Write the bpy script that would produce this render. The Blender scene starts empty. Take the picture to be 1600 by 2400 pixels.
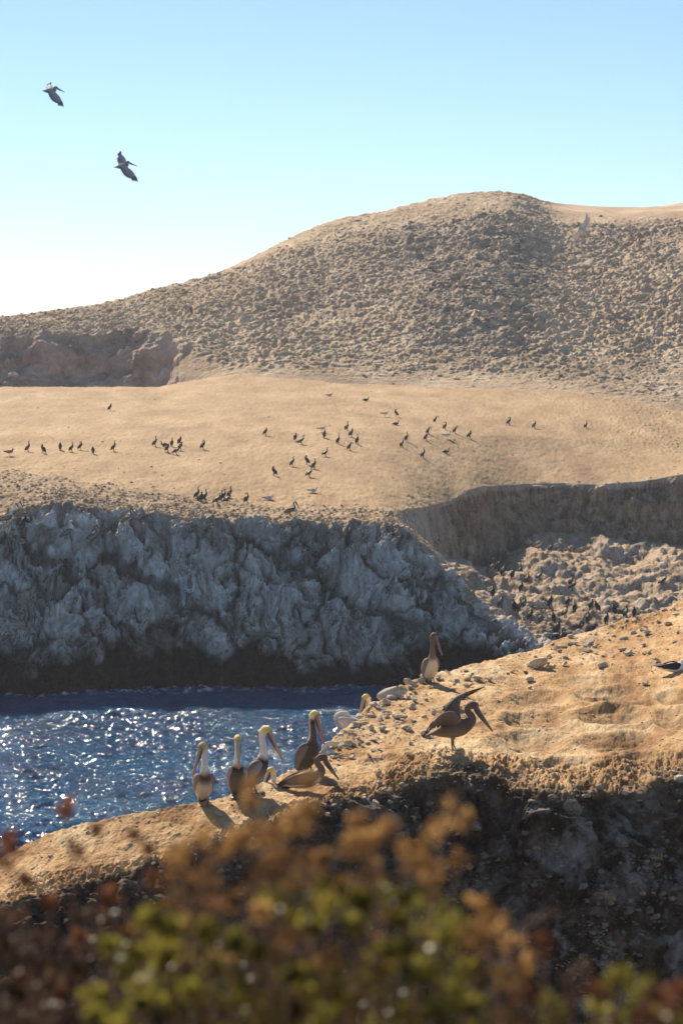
import bpy, math, random
import numpy as np
from mathutils import Vector, Matrix
R = math.radians
random.seed(7)
rng = np.random.default_rng(7)
scn = bpy.context.scene

# ------------------------------------------------------------------ camera
F = 5667.0                      # focal length in pixels of the 1600x2400 photograph (85 mm on a 36 mm tall frame)
CAM = np.array([0.0, 0.0, 19.0])
PITCH = math.atan(350.0 / F)
cd = bpy.data.cameras.new('camera')
cam = bpy.data.objects.new('camera', cd)
scn.collection.objects.link(cam)
scn.camera = cam
cam.location = CAM
cam.rotation_euler = (R(90) - PITCH, 0, 0)
cd.sensor_fit = 'VERTICAL'
cd.sensor_height = 36.0
cd.sensor_width = 24.0
cd.lens = 85.0
cd.clip_start = 0.1
cd.clip_end = 20000
cd.dof.use_dof = True
cd.dof.focus_distance = 41.0
cd.dof.aperture_fstop = 5.0
scn.render.resolution_x = 682
scn.render.resolution_y = 1024

# ------------------------------------------------------------------ sky and sun
SUN_AZ, SUN_EL = 26.0, 35.5     # degrees left of the view direction, degrees up
w = bpy.data.worlds.new('World')
scn.world = w
w.use_nodes = True
wn = w.node_tree
for n in list(wn.nodes):
    wn.nodes.remove(n)
sky = wn.nodes.new('ShaderNodeTexSky')
sky.sky_type = 'NISHITA'
sky.sun_disc = False
sky.sun_elevation = R(SUN_EL)
sky.sun_rotation = R(-SUN_AZ)
sky.altitude = 0
sky.air_density = 0.75
sky.dust_density = 0.0
sky.ozone_density = 0.9
bg = wn.nodes.new('ShaderNodeBackground')
bg.inputs['Strength'].default_value = 0.066
wo = wn.nodes.new('ShaderNodeOutputWorld')
tint = wn.nodes.new('ShaderNodeMix'); tint.data_type = 'RGBA'; tint.blend_type = 'MULTIPLY'
tint.inputs[0].default_value = 1.0; tint.inputs[7].default_value = (.90, .99, 1.0, 1)
wn.links.new(sky.outputs[0], tint.inputs[6])
wn.links.new(tint.outputs[2], bg.inputs[0])
wn.links.new(bg.outputs[0], wo.inputs[0])

sd = bpy.data.lights.new('sun', 'SUN')
sd.energy = 4.6
sd.angle = R(0.5)
sd.color = (1.0, 0.88, 0.70)
so = bpy.data.objects.new('sun', sd)
scn.collection.objects.link(so)
S = Vector((-math.sin(R(SUN_AZ)) * math.cos(R(SUN_EL)), math.cos(R(SUN_AZ)) * math.cos(R(SUN_EL)), math.sin(R(SUN_EL))))
so.rotation_euler = S.to_track_quat('Z', 'Y').to_euler()
so.location = S * 60 + Vector((0, 60, 20))
vs = scn.view_settings
vs.view_transform = 'Standard'
vs.look = 'None'
vs.exposure = 0.87
vs.gamma = 1.0
scn.cycles.volume_bounces = 0
scn.cycles.max_bounces = 6

# ------------------------------------------------------------------ pixel <-> world
cp, sp = math.cos(PITCH), math.sin(PITCH)
def at(x, y, Y):
    """world points seen at photograph pixel x, y and standing Y metres in front of the camera"""
    x = np.asarray(x, float); y = np.asarray(y, float); Y = np.asarray(Y, float)
    a = (x - 800) / F; b = (1200 - y) / F
    dy = cp + b * sp
    dz = -sp + b * cp
    k = Y / dy
    return np.stack([a * k, Y + 0 * k, CAM[2] + dz * k], -1)
def proj(P):
    d = P - CAM
    f = d[..., 1] * cp - d[..., 2] * sp
    u = d[..., 1] * sp + d[..., 2] * cp
    return 800 + F * d[..., 0] / f, 1200 - F * u / f

# ------------------------------------------------------------------ noise
_G = rng.normal(size=(4096, 3)); _G /= np.linalg.norm(_G, axis=1)[:, None]; _G = _G.astype(np.float32)
_W = rng.random((4096, 3)).astype(np.float32)
def _h(ix, iy, iz):
    return ((ix * 73856093) ^ (iy * 19349663) ^ (iz * 83492791)) >> 3 & 4095
from concurrent.futures import ThreadPoolExecutor
import os
_EX = ThreadPoolExecutor(os.cpu_count() or 4)
def _chunk(fn, P, s, off):
    sh = P.shape[:-1]; Q = P.reshape(-1, 3)
    if len(Q) < 20000: return fn(P, s, off)
    parts = [Q[i:i + 20000] for i in range(0, len(Q), 20000)]
    res = list(_EX.map(lambda q: fn(q, s, off), parts))
    if isinstance(res[0], tuple): return tuple(np.concatenate([r[k] for r in res]).reshape(sh) for k in range(len(res[0])))
    return np.concatenate(res).reshape(sh)
def perlin(P, s, off=0.0): return _chunk(_perlin, P, s, off)
def worley(P, s, off=0.0): return _chunk(_worley, P, s, off)
def _perlin(P, s, off=0.0):
    s = np.asarray(s, np.float32)
    Q = (P * s + off).astype(np.float32)
    I = np.floor(Q).astype(np.int64); f = Q - I
    u = f * f * f * (f * (f * 6 - 15) + 10)
    out = 0
    for a in (0, 1):
        for b in (0, 1):
            for c in (0, 1):
                g = _G[_h(I[..., 0] + a, I[..., 1] + b, I[..., 2] + c)]
                d = g[..., 0] * (f[..., 0] - a) + g[..., 1] * (f[..., 1] - b) + g[..., 2] * (f[..., 2] - c)
                wt = (u[..., 0] if a else 1 - u[..., 0]) * (u[..., 1] if b else 1 - u[..., 1]) * (u[..., 2] if c else 1 - u[..., 2])
                out = out + d * wt
    return out * 1.5
def fbm(P, s, octs=4, gain=0.5, off=0.0):
    s = np.asarray(s, float); o = 0; a = 1.0
    for k in range(octs):
        o = o + a * perlin(P, s * 2.03 ** k, off + 17.3 * k); a *= gain
    return o
def _worley(P, s, off=0.0):
    s = np.asarray(s, np.float32)
    Q = (P * s + off).astype(np.float32)
    I = np.floor(Q).astype(np.int64)
    f1 = np.full(Q.shape[:-1], 9.0, np.float32); f2 = f1.copy(); idv = f1 * 0
    for a in (-1, 0, 1):
        for b in (-1, 0, 1):
            for c in (-1, 0, 1):
                J = I + np.array([a, b, c]); h = _h(J[..., 0], J[..., 1], J[..., 2])
                d = Q - (J + _W[h]); d = (d * d).sum(-1)
                near = d < f1
                f2 = np.where(near, f1, np.minimum(f2, d)); f1 = np.where(near, d, f1)
                idv = np.where(near, h / 4096.0, idv)
    return np.sqrt(f1), np.sqrt(f2), idv
def sstep(a, b, x):
    t = np.clip((x - a) / (b - a), 0, 1); return t * t * (3 - 2 * t)

# ------------------------------------------------------------------ object helpers
col = scn.collection
def tag(o, label=None, cat=None, group=None, kind=None):
    if label: o['label'] = label
    if cat: o['category'] = cat
    if group: o['group'] = group
    if kind: o['kind'] = kind
    return o
def empty(name, loc=(0, 0, 0), rz=0.0):
    o = bpy.data.objects.new(name, None); o.empty_display_size = 0.1
    col.objects.link(o); o.location = loc; o.rotation_euler = (0, 0, rz); return o
def link(name, me, parent=None):
    o = bpy.data.objects.new(name, me); col.objects.link(o)
    if parent: o.parent = parent
    return o
def mesh_np(name, V, Fq, mat=None, smooth=True, cols=None, attrs=None):
    """V (n,3), Fq (m,3 or 4)"""
    me = bpy.data.meshes.new(name)
    V = np.ascontiguousarray(V, np.float32).reshape(-1, 3); Fq = np.ascontiguousarray(Fq, np.int32)
    k = Fq.shape[1]
    me.vertices.add(len(V)); me.vertices.foreach_set('co', V.ravel())
    me.loops.add(Fq.size); me.loops.foreach_set('vertex_index', Fq.ravel())
    me.polygons.add(len(Fq))
    me.polygons.foreach_set('loop_start', np.arange(0, Fq.size, k, dtype=np.int32))
    me.polygons.foreach_set('use_smooth', np.full(len(Fq), smooth))
    me.update(calc_edges=True)
    if cols is not None:
        c = me.color_attributes.new('Col', 'FLOAT_COLOR', 'POINT')
        cc = np.ones((len(V), 4), np.float32); cc[:, :3] = cols
        c.data.foreach_set('color', cc.ravel())
    for an, av in (attrs or {}).items():
        c = me.attributes.new(an, 'FLOAT', 'POINT'); c.data.foreach_set('value', np.ascontiguousarray(av, np.float32).ravel())
    if mat: me.materials.append(mat)
    return me
def grid_faces(nr, nc):
    i = np.arange(nr - 1)[:, None] * nc + np.arange(nc - 1)[None]
    return np.stack([i, i + 1, i + nc + 1, i + nc], -1).reshape(-1, 4)

# ------------------------------------------------------------------ materials
class NT:
    def __init__(s, name):
        s.m = bpy.data.materials.new(name); s.m.use_nodes = True; s.t = s.m.node_tree
        for n in list(s.t.nodes): s.t.nodes.remove(n)
        s.out = s.t.nodes.new('ShaderNodeOutputMaterial')
        s.b = s.t.nodes.new('ShaderNodeBsdfPrincipled')
        s.t.links.new(s.b.outputs[0], s.out.inputs[0])
    def n(s, typ, **kw):
        n = s.t.nodes.new(typ)
        for k, v in kw.items():
            if k in n.inputs: s.set(n, k, v)
            else: setattr(n, k, v)
        return n
    def set(s, n, k, v):
        if isinstance(v, bpy.types.NodeSocket): s.t.links.new(v, n.inputs[k])
        else: n.inputs[k].default_value = v
    def coord(s, scale=(1, 1, 1)):
        if not hasattr(s, '_tc'): s._tc = s.t.nodes.new('ShaderNodeTexCoord')
        mp = s.t.nodes.new('ShaderNodeMapping'); mp.inputs['Scale'].default_value = scale
        s.t.links.new(s._tc.outputs['Object'], mp.inputs['Vector']); return mp.outputs[0]
    def noise(s, scale, detail=4, rough=0.55, sc=(1, 1, 1), dist=0.0):
        n = s.n('ShaderNodeTexNoise', Scale=scale, Detail=detail, Roughness=rough, Distortion=dist)
        s.t.links.new(s.coord(sc), n.inputs['Vector']); return n.outputs['Fac']
    def vor(s, scale, sc=(1, 1, 1), feature='F1', out='Distance'):
        n = s.n('ShaderNodeTexVoronoi', Scale=scale); n.feature = feature
        s.t.links.new(s.coord(sc), n.inputs['Vector']); return n.outputs[out]
    def ramp(s, fac, stops):
        r = s.t.nodes.new('ShaderNodeValToRGB'); e = r.color_ramp.elements
        while len(e) < len(stops): e.new(0.5)
        for k, (p, c) in enumerate(stops):
            e[k].position = p; e[k].color = tuple(c) + (1,) if len(c) == 3 else c
        s.t.links.new(fac, r.inputs[0]); return r.outputs[0]
    def rng(s, v, a, b, c=0.0, d=1.0):
        n = s.t.nodes.new('ShaderNodeMapRange')
        for k, x in zip(('From Min', 'From Max', 'To Min', 'To Max'), (a, b, c, d)): n.inputs[k].default_value = x
        s.t.links.new(v, n.inputs[0]); return n.outputs[0]
    def math(s, op, a, b=0.0):
        n = s.t.nodes.new('ShaderNodeMath'); n.operation = op
        for k, x in enumerate((a, b)):
            if isinstance(x, bpy.types.NodeSocket): s.t.links.new(x, n.inputs[k])
            else: n.inputs[k].default_value = x
        return n.outputs[0]
    def mix(s, fac, a, b, blend='MIX'):
        n = s.t.nodes.new('ShaderNodeMix'); n.data_type = 'RGBA'; n.blend_type = blend
        for k, x in ((0, fac), (6, a), (7, b)):
            if isinstance(x, bpy.types.NodeSocket): s.t.links.new(x, n.inputs[k])
            else: n.inputs[k].default_value = x if k == 0 else (tuple(x) + (1,))
        return n.outputs[2]
    def attr(s, name, out='Fac'):
        n = s.t.nodes.new('ShaderNodeAttribute'); n.attribute_name = name; return n.outputs[out]
    def posz(s):
        if not hasattr(s, '_tc'): s._tc = s.t.nodes.new('ShaderNodeTexCoord')
        n = s.t.nodes.new('ShaderNodeSeparateXYZ'); s.t.links.new(s._tc.outputs['Object'], n.inputs[0]); return n.outputs[2]
    def bump(s, h, dist, strength=1.0, normal=None):
        n = s.n('ShaderNodeBump', Strength=strength, Distance=dist)
        s.t.links.new(h, n.inputs['Height'])
        if normal: s.t.links.new(normal, n.inputs['Normal'])
        return n.outputs[0]
    def fin(s, color=None, rough=0.9, normal=None, spec=0.25):
        if color is not None: s.set(s.b, 'Base Color', color if isinstance(color, bpy.types.NodeSocket) else tuple(color) + (1,))
        s.set(s.b, 'Roughness', rough); s.b.inputs['Specular IOR Level'].default_value = spec
        if normal: s.t.links.new(normal, s.b.inputs['Normal'])
        return s.m

def m_headland():
    t = NT('headland_rock_and_soil')
    soil = t.ramp(t.noise(0.35, 6, 0.6, (1, .35, 1)), [(0.3, (.30, .195, .108)), (0.5, (.40, .265, .148)), (0.7, (.50, .35, .205))])
    soil = t.mix(t.rng(t.noise(3.5, 5, 0.7, (1, .4, 1)), .52, .70, 0, .75), soil, (.25, .165, .095))
    rock = t.ramp(t.noise(0.6, 7, 0.65, (1, 1, .55), 0.6), [(0.28, (.08, .064, .054)), (0.40, (.30, .26, .23)), (0.54, (.54, .49, .45)), (0.75, (.70, .66, .62))])
    brown = t.ramp(t.noise(1.5, 6, 0.65, (1, 1, .4)), [(0.32, (.09, .06, .04)), (0.5, (.27, .19, .13)), (0.68, (.46, .36, .27))])
    rock = t.mix(t.attr('brown'), rock, brown)
    white = t.ramp(t.noise(2.6, 6, 0.7, (1.7, 1.7, .30)), [(0.35, (.60, .56, .53)), (0.6, (.90, .86, .83))])
    wf = t.math('MULTIPLY', t.rng(t.noise(0.42, 7, 0.68, (1.1, 1.1, .5), 0.9), .42, .56), t.attr('guano_and_sun'))  # guano, plus sunlight painted on the upper left cliff
    rock = t.mix(wf, rock, white)
    rock = t.mix(t.attr('crev_shade'), rock, (.035, .03, .026))  # shade of the creases put into the rock colour
    dk = t.rng(t.noise(1.9, 7, .7, (1.6, 1.6, .30), 1.0), .36, .45, .75, 0)
    rock = t.mix(t.math('MULTIPLY', dk, t.rng(t.noise(.25, 3, .5), .40, .55, .35, 1)), rock, (.045, .036, .030))  # dark streaks: crevice shade painted into the colour
    vw = t.n('ShaderNodeTexVoronoi', Scale=.9); vw.feature = 'DISTANCE_TO_EDGE'
    nd = t.n('ShaderNodeTexNoise', Scale=1.3, Detail=4.0); cc0 = t.coord((1.4, 1.4, .5)); t.t.links.new(cc0, nd.inputs['Vector'])
    vm = t.n('ShaderNodeVectorMath'); vm.operation = 'MULTIPLY_ADD'; vm.inputs[1].default_value = (.9, .9, .9); t.t.links.new(nd.outputs['Color'], vm.inputs[0]); t.t.links.new(cc0, vm.inputs[2]); t.t.links.new(vm.outputs[0], vw.inputs['Vector'])
    rock = t.mix(t.math('MULTIPLY', t.rng(vw.outputs['Distance'], .0, .05, .9, 0), t.rng(t.noise(.5, 3, .5), .48, .58)), rock, (.03, .026, .022))  # crack network painted dark, standing in for shade inside the fissures
    c = t.mix(t.attr('soil'), rock, soil)
    c = t.mix(t.attr('wet'), c, t.ramp(t.noise(1.1, 5, .6), [(.35, (.007, .006, .006)), (.7, (.018, .015, .014))]))
    h = t.math('ADD', t.math('MULTIPLY', t.noise(2.2, 8, .65), 1.0), t.math('MULTIPLY', t.vor(2.4, (1, 1, .7)), .35))
    h2 = t.noise(9, 5, .65, (1, .5, 1))
    st = t.math('SUBTRACT', 1.0, t.math('MULTIPLY', t.attr('soil'), .82))
    b1 = t.bump(h, .22, .6); b1.node.inputs['Strength'].default_value = .6; t.t.links.new(t.math('MULTIPLY', st, .8), b1.node.inputs['Strength'])
    b2 = t.bump(h2, .05, .5, b1); t.t.links.new(t.math('MULTIPLY', st, .7), b2.node.inputs['Strength'])
    return t.fin(c, .93, b2, .15)
def m_hill():
    t = NT('hillside_soil')
    soil = t.ramp(t.noise(0.25, 7, 0.65, (1, .5, 1)), [(0.3, (.36, .255, .17)), (0.5, (.51, .375, .25)), (0.7, (.66, .51, .36))])
    stone = t.ramp(t.noise(1.2, 5, 0.6), [(0.35, (.13, .10, .085)), (0.65, (.36, .30, .25))])
    f = t.math('MULTIPLY', t.rng(t.noise(.9, 5, .6), .44, .54), t.attr('stony'))
    c = t.mix(f, soil, stone)
    scar = t.ramp(t.noise(.35, 6, .65), [(.35, (.22, .145, .115)), (.55, (.40, .30, .25)), (.75, (.58, .48, .42))])
    c = t.mix(t.attr('scar'), c, scar)
    nb = t.bump(t.noise(2.0, 8, .65), .3, .7)
    return t.fin(c, .95, nb, .1)
def m_near():
    t = NT('ochre_soil_and_cliff')
    soil = t.ramp(t.noise(1.3, 7, 0.62, (1, .45, 1)), [(0.34, (.34, .18, .08)), (0.5, (.56, .345, .17)), (0.64, (.74, .52, .29))])
    soil = t.mix(t.math('MULTIPLY', t.rng(t.noise(.55, 5, .6, (1, .5, 1), .5), .50, .66), t.attr('pale')), soil, (.80, .62, .38))
    soil = t.mix(t.rng(t.noise(17, 5, .7, (1, .5, 1)), .54, .72, 0, .55), soil, (.21, .12, .06))
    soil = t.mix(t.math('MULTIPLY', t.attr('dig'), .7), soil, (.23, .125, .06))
    drop = t.math('MULTIPLY', t.rng(t.noise(7, 4, .6, (1, .6, 1)), .66, .70), t.rng(t.noise(.8, 3, .5), .50, .62, 0, .8))
    soil = t.mix(drop, soil, (.78, .74, .68))
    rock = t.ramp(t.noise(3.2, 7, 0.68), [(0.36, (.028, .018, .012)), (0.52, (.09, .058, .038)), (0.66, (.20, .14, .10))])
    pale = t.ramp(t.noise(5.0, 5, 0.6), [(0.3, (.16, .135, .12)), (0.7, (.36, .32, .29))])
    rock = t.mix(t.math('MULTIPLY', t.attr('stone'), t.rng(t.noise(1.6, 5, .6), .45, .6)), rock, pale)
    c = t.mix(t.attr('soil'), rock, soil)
    h = t.noise(3.5, 9, .68, (1, .6, 1)); h2 = t.noise(26, 6, .7, (1, .6, 1))
    nb = t.bump(h2, .03, .9, t.bump(h, .09, .8))
    return t.fin(c, .95, nb, .12)
def m_water():
    t = NT('sea_water')
    h = t.noise(1.2, 5, .6, (1, 1.4, 1), .3); h2 = t.noise(5.5, 4, .6, (1, 1.6, 1), .2)
    wind = t.rng(t.noise(.10, 4, .6, (1, .5, 1)), .40, .62, .6, 1.0)
    b1 = t.bump(h, .65, 1.0); t.t.links.new(wind, b1.node.inputs['Strength'])
    nb = t.bump(h2, .24, 1.0, b1); t.t.links.new(wind, nb.node.inputs['Strength'])
    c = t.ramp(t.noise(.12, 4, .5), [(.3, (.001, .050, .14)), (.7, (.002, .095, .22))])
    c = t.mix(t.math('MULTIPLY', t.attr('foam'), t.rng(t.noise(2.5, 5, .7), .50, .60)), c, (.75, .78, .80))
    m = t.fin(c, .075, nb, .27); t.b.inputs['IOR'].default_value = 1.33
    return m
def m_rock(name, a, b, c3):
    t = NT(name)
    c = t.ramp(t.noise(6, 6, .65), [(.32, a), (.5, b), (.68, c3)])
    c = t.mix(t.rng(t.noise(2.2, 5, .6), .52, .64, 0, .7), c, (.42, .27, .145))
    return t.fin(c, .92, t.bump(t.noise(22, 6, .65), .02, .7), .15)
def m_bird(name, rough=.75, fs=60.0, amt=.35):
    t = NT(name)
    c = t.attr('Col', 'Color')
    f = t.noise(fs, 4, .6, (.35, 1, 1))
    c = t.mix(t.rng(f, .40, .66, 0, amt), c, t.mix(1.0, c, (.42, .38, .36), 'MULTIPLY'))
    return t.fin(c, rough, t.bump(f, .006, .6), .25)
def m_plain(name, c, rough=.5, spec=.4):
    t = NT(name)
    return t.fin(t.ramp(t.noise(40, 3, .5), [(.3, tuple(x * .8 for x in c)), (.7, c)]), rough, None, spec)
def m_leaf(name, c1, c2, trans=.5, rough=.35):
    t = NT(name)
    c = t.ramp(t.noise(16, 4, .7), [(.40, c1), (.60, c2)])
    t.fin(c, rough, None, .3)
    tr = t.n('ShaderNodeBsdfTranslucent'); t.set(tr, 'Color', c)
    mx = t.n('ShaderNodeMixShader'); mx.inputs[0].default_value = trans
    t.t.links.new(t.b.outputs[0], mx.inputs[1]); t.t.links.new(tr.outputs[0], mx.inputs[2]); t.t.links.new(mx.outputs[0], t.out.inputs[0])
    return t.m

M_HEAD, M_HILL, M_NEAR, M_WATER = m_headland(), m_hill(), m_near(), m_water()
M_ROCK = m_rock('pale_stone', (.42, .34, .26), (.60, .51, .40), (.74, .66, .55))
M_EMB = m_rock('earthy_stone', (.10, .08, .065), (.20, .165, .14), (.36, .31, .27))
M_RUB = m_rock('rubble_stone', (.28, .22, .165), (.42, .33, .25), (.56, .46, .36))
M_PEL, M_BILL, M_COR, M_GULL = m_bird('pelican_plumage'), m_bird('pelican_bill', .45, 25, .25), m_bird('cormorant_plumage', .5, 50, .3), m_bird('gull_plumage', .7, 50, .15)
M_EYE = m_plain('bird_eye', (.02, .015, .012), .15, .6)

# ------------------------------------------------------------------ terrain sheets
def sheet(xs, curves, rows, smooth=2):
    """curves: list of (table of x -> y pixel, table of x -> distance); rows between neighbours"""
    cur = []
    def soft(t, sig):
        ref = np.arange(-2600, 4300, 4.0); t = np.array(t, float); v = np.interp(ref, t[:, 0], t[:, 1])
        k = np.exp(-.5 * (np.arange(-40, 41) * 4.0 / sig) ** 2); k /= k.sum()
        return np.interp(xs, ref, np.convolve(np.pad(v, 40, 'edge'), k, 'valid'))
    for yt, Yt in curves:
        cur.append((soft(yt, 9.0), soft(Yt, 32.0)))
    ys, Ys = [], []
    for k, n in enumerate(rows):
        (y0, Y0), (y1, Y1) = cur[k], cur[k + 1]
        t = (np.arange(n) / n)[:, None]
        ys.append(y0 + (y1 - y0) * t); Ys.append(1 / (1 / Y0 + (1 / Y1 - 1 / Y0) * t))
    ys.append(cur[-1][0][None]); Ys.append(cur[-1][1][None])
    y = np.concatenate(ys); Y = np.concatenate(Ys)
    P = at(np.broadcast_to(xs, y.shape), y, Y)
    for _ in range(smooth):
        Q = P.copy()
        Q[1:-1] = (P[:-2] + 2 * P[1:-1] + P[2:]) / 4
        P = Q.copy(); Q[:, 1:-1] = (P[:, :-2] + 2 * P[:, 1:-1] + P[:, 2:]) / 4
        P = Q
    return P
def normals(P):
    a = np.gradient(P, axis=1); b = np.gradient(P, axis=0)
    n = np.cross(a, b); n /= np.linalg.norm(n, axis=-1, keepdims=True) + 1e-9
    return n
class Lookup:
    def __init__(s, P, xs, r0, r1):
        s.P, s.xs, s.r0, s.r1 = P, xs, r0, r1
        s.px, s.py = proj(P)
        s.N = normals(P)
    def q(s, x, y):
        c = int(np.clip(np.searchsorted(s.xs, x), 8, len(s.xs) - 9))
        a, b = s.px[s.r0:s.r1, c - 8:c + 8], s.py[s.r0:s.r1, c - 8:c + 8]
        d2 = (a - x) ** 2 + (b - y) ** 2
        near_ = s.P[s.r0:s.r1, c - 8:c + 8, 1]
        k = np.argmin(np.where(d2 <= max(d2.min() * 3, 6.0), near_, 1e9))
        i, j = np.unravel_index(k, a.shape)
        i += s.r0; j += c - 8
        return s.P[i, j].copy(), s.N[i, j].copy()

# ---- far headland: sea cliff, terrace of the cove, plateau
xs1 = np.concatenate([np.linspace(-1600, -120, 140, endpoint=False), np.arange(-120, 1720, 1.7), np.linspace(1722, 3200, 140)])
W = ([(-1600, 1700), (0, 1614), (600, 1618), (1000, 1608), (1600, 1600), (3200, 1600)],
     [(-1600, 125), (-300, 133), (0, 137), (300, 139), (600, 140), (1000, 141), (1150, 139.5), (1400, 138), (3200, 138)])
Wd = ([(x, y + 130) for x, y in W[0]], [(x, Y - 1) for x, Y in W[1]])
M1 = ([(-1600, 1500), (0, 1440), (400, 1430), (700, 1420), (900, 1420), (1050, 1450), (1150, 1500), (1300, 1560), (1600, 1570), (3200, 1570)],
      [(-1600, 127), (-300, 135), (0, 138.5), (300, 140), (600, 141.2), (1000, 142.4), (1150, 141), (1400, 139.5), (3200, 139.5)])
A = ([(-1600, 1240), (-300, 1230), (0, 1222), (60, 1195), (130, 1180), (200, 1186), (300, 1200), (400, 1212), (500, 1217), (700, 1224), (900, 1226), (945, 1238), (1000, 1280), (1050, 1328), (1100, 1375), (1150, 1432), (1200, 1474), (1250, 1500), (1300, 1522), (1400, 1540), (1600, 1550), (3200, 1550)],
     [(-1600, 131), (-300, 139), (0, 143.5), (130, 145), (300, 144.5), (600, 144.5), (900, 146), (1000, 146), (1100, 144.5), (1200, 142.5), (1400, 142.5), (3200, 142.5)])
T = ([(-1600, 1180), (-300, 1168), (0, 1160), (60, 1150), (130, 1146), (200, 1160), (300, 1172), (400, 1184), (500, 1194), (700, 1207), (900, 1212), (945, 1228), (1000, 1268), (1050, 1308), (1100, 1330), (1150, 1328), (1200, 1300), (1230, 1275), (1260, 1258), (1300, 1252), (1400, 1262), (1500, 1274), (1600, 1292), (3200, 1300)],
     [(-1600, 136), (-300, 146), (0, 150), (130, 149), (300, 147.5), (600, 147), (900, 148), (950, 151), (1000, 157), (1050, 165), (1100, 172), (1150, 178), (1200, 181), (1300, 184), (1600, 184), (3200, 184)])
T2 = ([(-1600, 1150), (-300, 1138), (0, 1130), (130, 1128), (200, 1146), (300, 1160), (400, 1172), (500, 1184), (700, 1200), (900, 1203), (945, 1213), (1000, 1228), (1050, 1238), (1100, 1232), (1150, 1222), (1230, 1200), (1300, 1192), (1400, 1196), (1500, 1200), (1600, 1200), (3200, 1200)],
      [(-1600, 140), (-300, 151), (0, 155), (130, 153), (300, 150), (600, 149), (900, 149.8), (950, 152.8), (1000, 158.8), (1050, 166.8), (1100, 173.8), (1150, 179.8), (1200, 182.8), (1300, 185.8), (1600, 185.8), (3200, 185.8)])
B = ([(-1600, 1130), (-300, 1118), (0, 1108), (100, 1112), (200, 1132), (300, 1148), (400, 1160), (500, 1174), (600, 1186), (700, 1192), (850, 1196), (940, 1196), (1000, 1188), (1060, 1172), (1090, 1154), (1120, 1142), (1200, 1136), (1300, 1132), (1400, 1136), (1500, 1128), (1600, 1110), (3200, 1100)],
     [(-1600, 143), (-300, 156), (0, 160), (130, 157), (300, 153), (600, 151), (900, 151.5), (950, 154.5), (1000, 160.5), (1050, 168.5), (1100, 175.5), (1150, 181.5), (1200, 184.5), (1300, 187.5), (1600, 187.5), (3200, 187.5)])
MP = ([(-1600, 1010), (0, 1000), (400, 1005), (800, 1015), (1200, 1020), (1600, 1040), (3200, 1040)],
      [(-1600, 175), (0, 188), (400, 184), (800, 182), (1200, 200), (1600, 205), (3200, 205)])
Pk = ([(-1600, 905), (0, 905), (370, 905), (450, 890), (550, 876), (700, 876), (800, 885), (1000, 890), (1300, 890), (1450, 900), (1600, 930), (3200, 930)],
      [(-1600, 226), (0, 228), (370, 232), (700, 245), (1300, 245), (1600, 240), (3200, 240)])
Pd = ([(-1600, 1020), (3200, 1020)], [(-1600, 262), (3200, 262)])
P1 = sheet(xs1, [Wd, W, M1, A, T, T2, B, MP, Pk, Pd], [20, 130, 150, 200, 60, 60, 120, 90, 14], 2)
rowlab = np.concatenate([np.arange(n) / n + k for k, n in enumerate([20, 130, 150, 200, 60, 60, 120, 90, 14])] + [[9.0]])[:, None]
N1 = normals(P1)
px1 = np.broadcast_to(xs1, P1.shape[:2])
cliff = sstep(0, 1, rowlab) * (1 - sstep(2.7, 3.25, rowlab + 0 * px1))
right = sstep(960, 1080, px1)
terr = right * sstep(2.9, 3.1, rowlab) * (1 - sstep(3.9, 4.1, rowlab))
wall = right * sstep(3.9, 4.1, rowlab) * (1 - sstep(5.75, 6.0, rowlab))
rub = (1 - right) * sstep(2.9, 3.1, rowlab) * (1 - sstep(5.5, 6.6, rowlab))
flat = sstep(5.8, 6.1, rowlab) + 0 * px1
bx, by, bz = P1[..., 0], P1[..., 1], P1[..., 2]
warp = np.stack([fbm(P1, .35, 3, off=5), fbm(P1, .35, 3, off=31), fbm(P1, .3, 3, off=77)], -1)
Pw = P1 + warp * np.array([1.1, 1.1, 2.2])
f1, f2, fid = worley(Pw, (.42, .42, .22))
g1, g2, gid = worley(Pw, (1.1, 1.1, .6), 9.1)
fol = fbm(Pw, (.9, .9, .28), 5, .55)
cr = np.clip((f2 - f1) / .22, 0, 1)
h1, h2, hid = worley(Pw + P1[..., 2:3] * np.array([.35, 0, 0]), (.20, .20, .075), 4.5)
big = fbm(P1, (.10, .10, .05), 3, .5, off=3)
patch = sstep(-.25, .35, fbm(P1, (.14, .14, .14), 2, .5, off=55))
rid1 = np.clip(1 - 5.5 * np.abs(perlin(Pw, (.75, .75, .17), 41)), 0, 1)
rid2 = np.clip(1 - 5.0 * np.abs(perlin(Pw + .4 * warp, (1.9, 1.9, .5), 52)), 0, 1)
d_cliff = (.75 * (hid - .5) + .5 * (np.clip((h2 - h1) / .18, 0, 1) - 1) + patch * (.6 * (fid - .5) + .35 * (cr - 1)) + .85 * fol + .30 * fbm(P1, (3.2, 3.2, 1.2), 3, .6, off=91) - .42 * rid1 - .18 * rid2 + patch * .22 * (gid - .5) + .9 * big + .5 * fbm(Pw, (.35, .35, .12), 4, .6, off=61))
k1, k2, kid = worley(P1, (1.25, .9, 1.25), 4.4)
t1, t2, tid = worley(P1 + warp * .8, (.55, .30, .55), 6.4)
d_terr = .9 * fbm(P1, (.22, .16, .22), 4, .5, 8) + .55 * (tid - .4) * np.clip((t2 - t1) / .25, 0, 1) + .30 * np.clip(.65 - k1, 0, 1) * (.4 + kid) + .16 * fbm(P1, 1.6, 4, .6)
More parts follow.
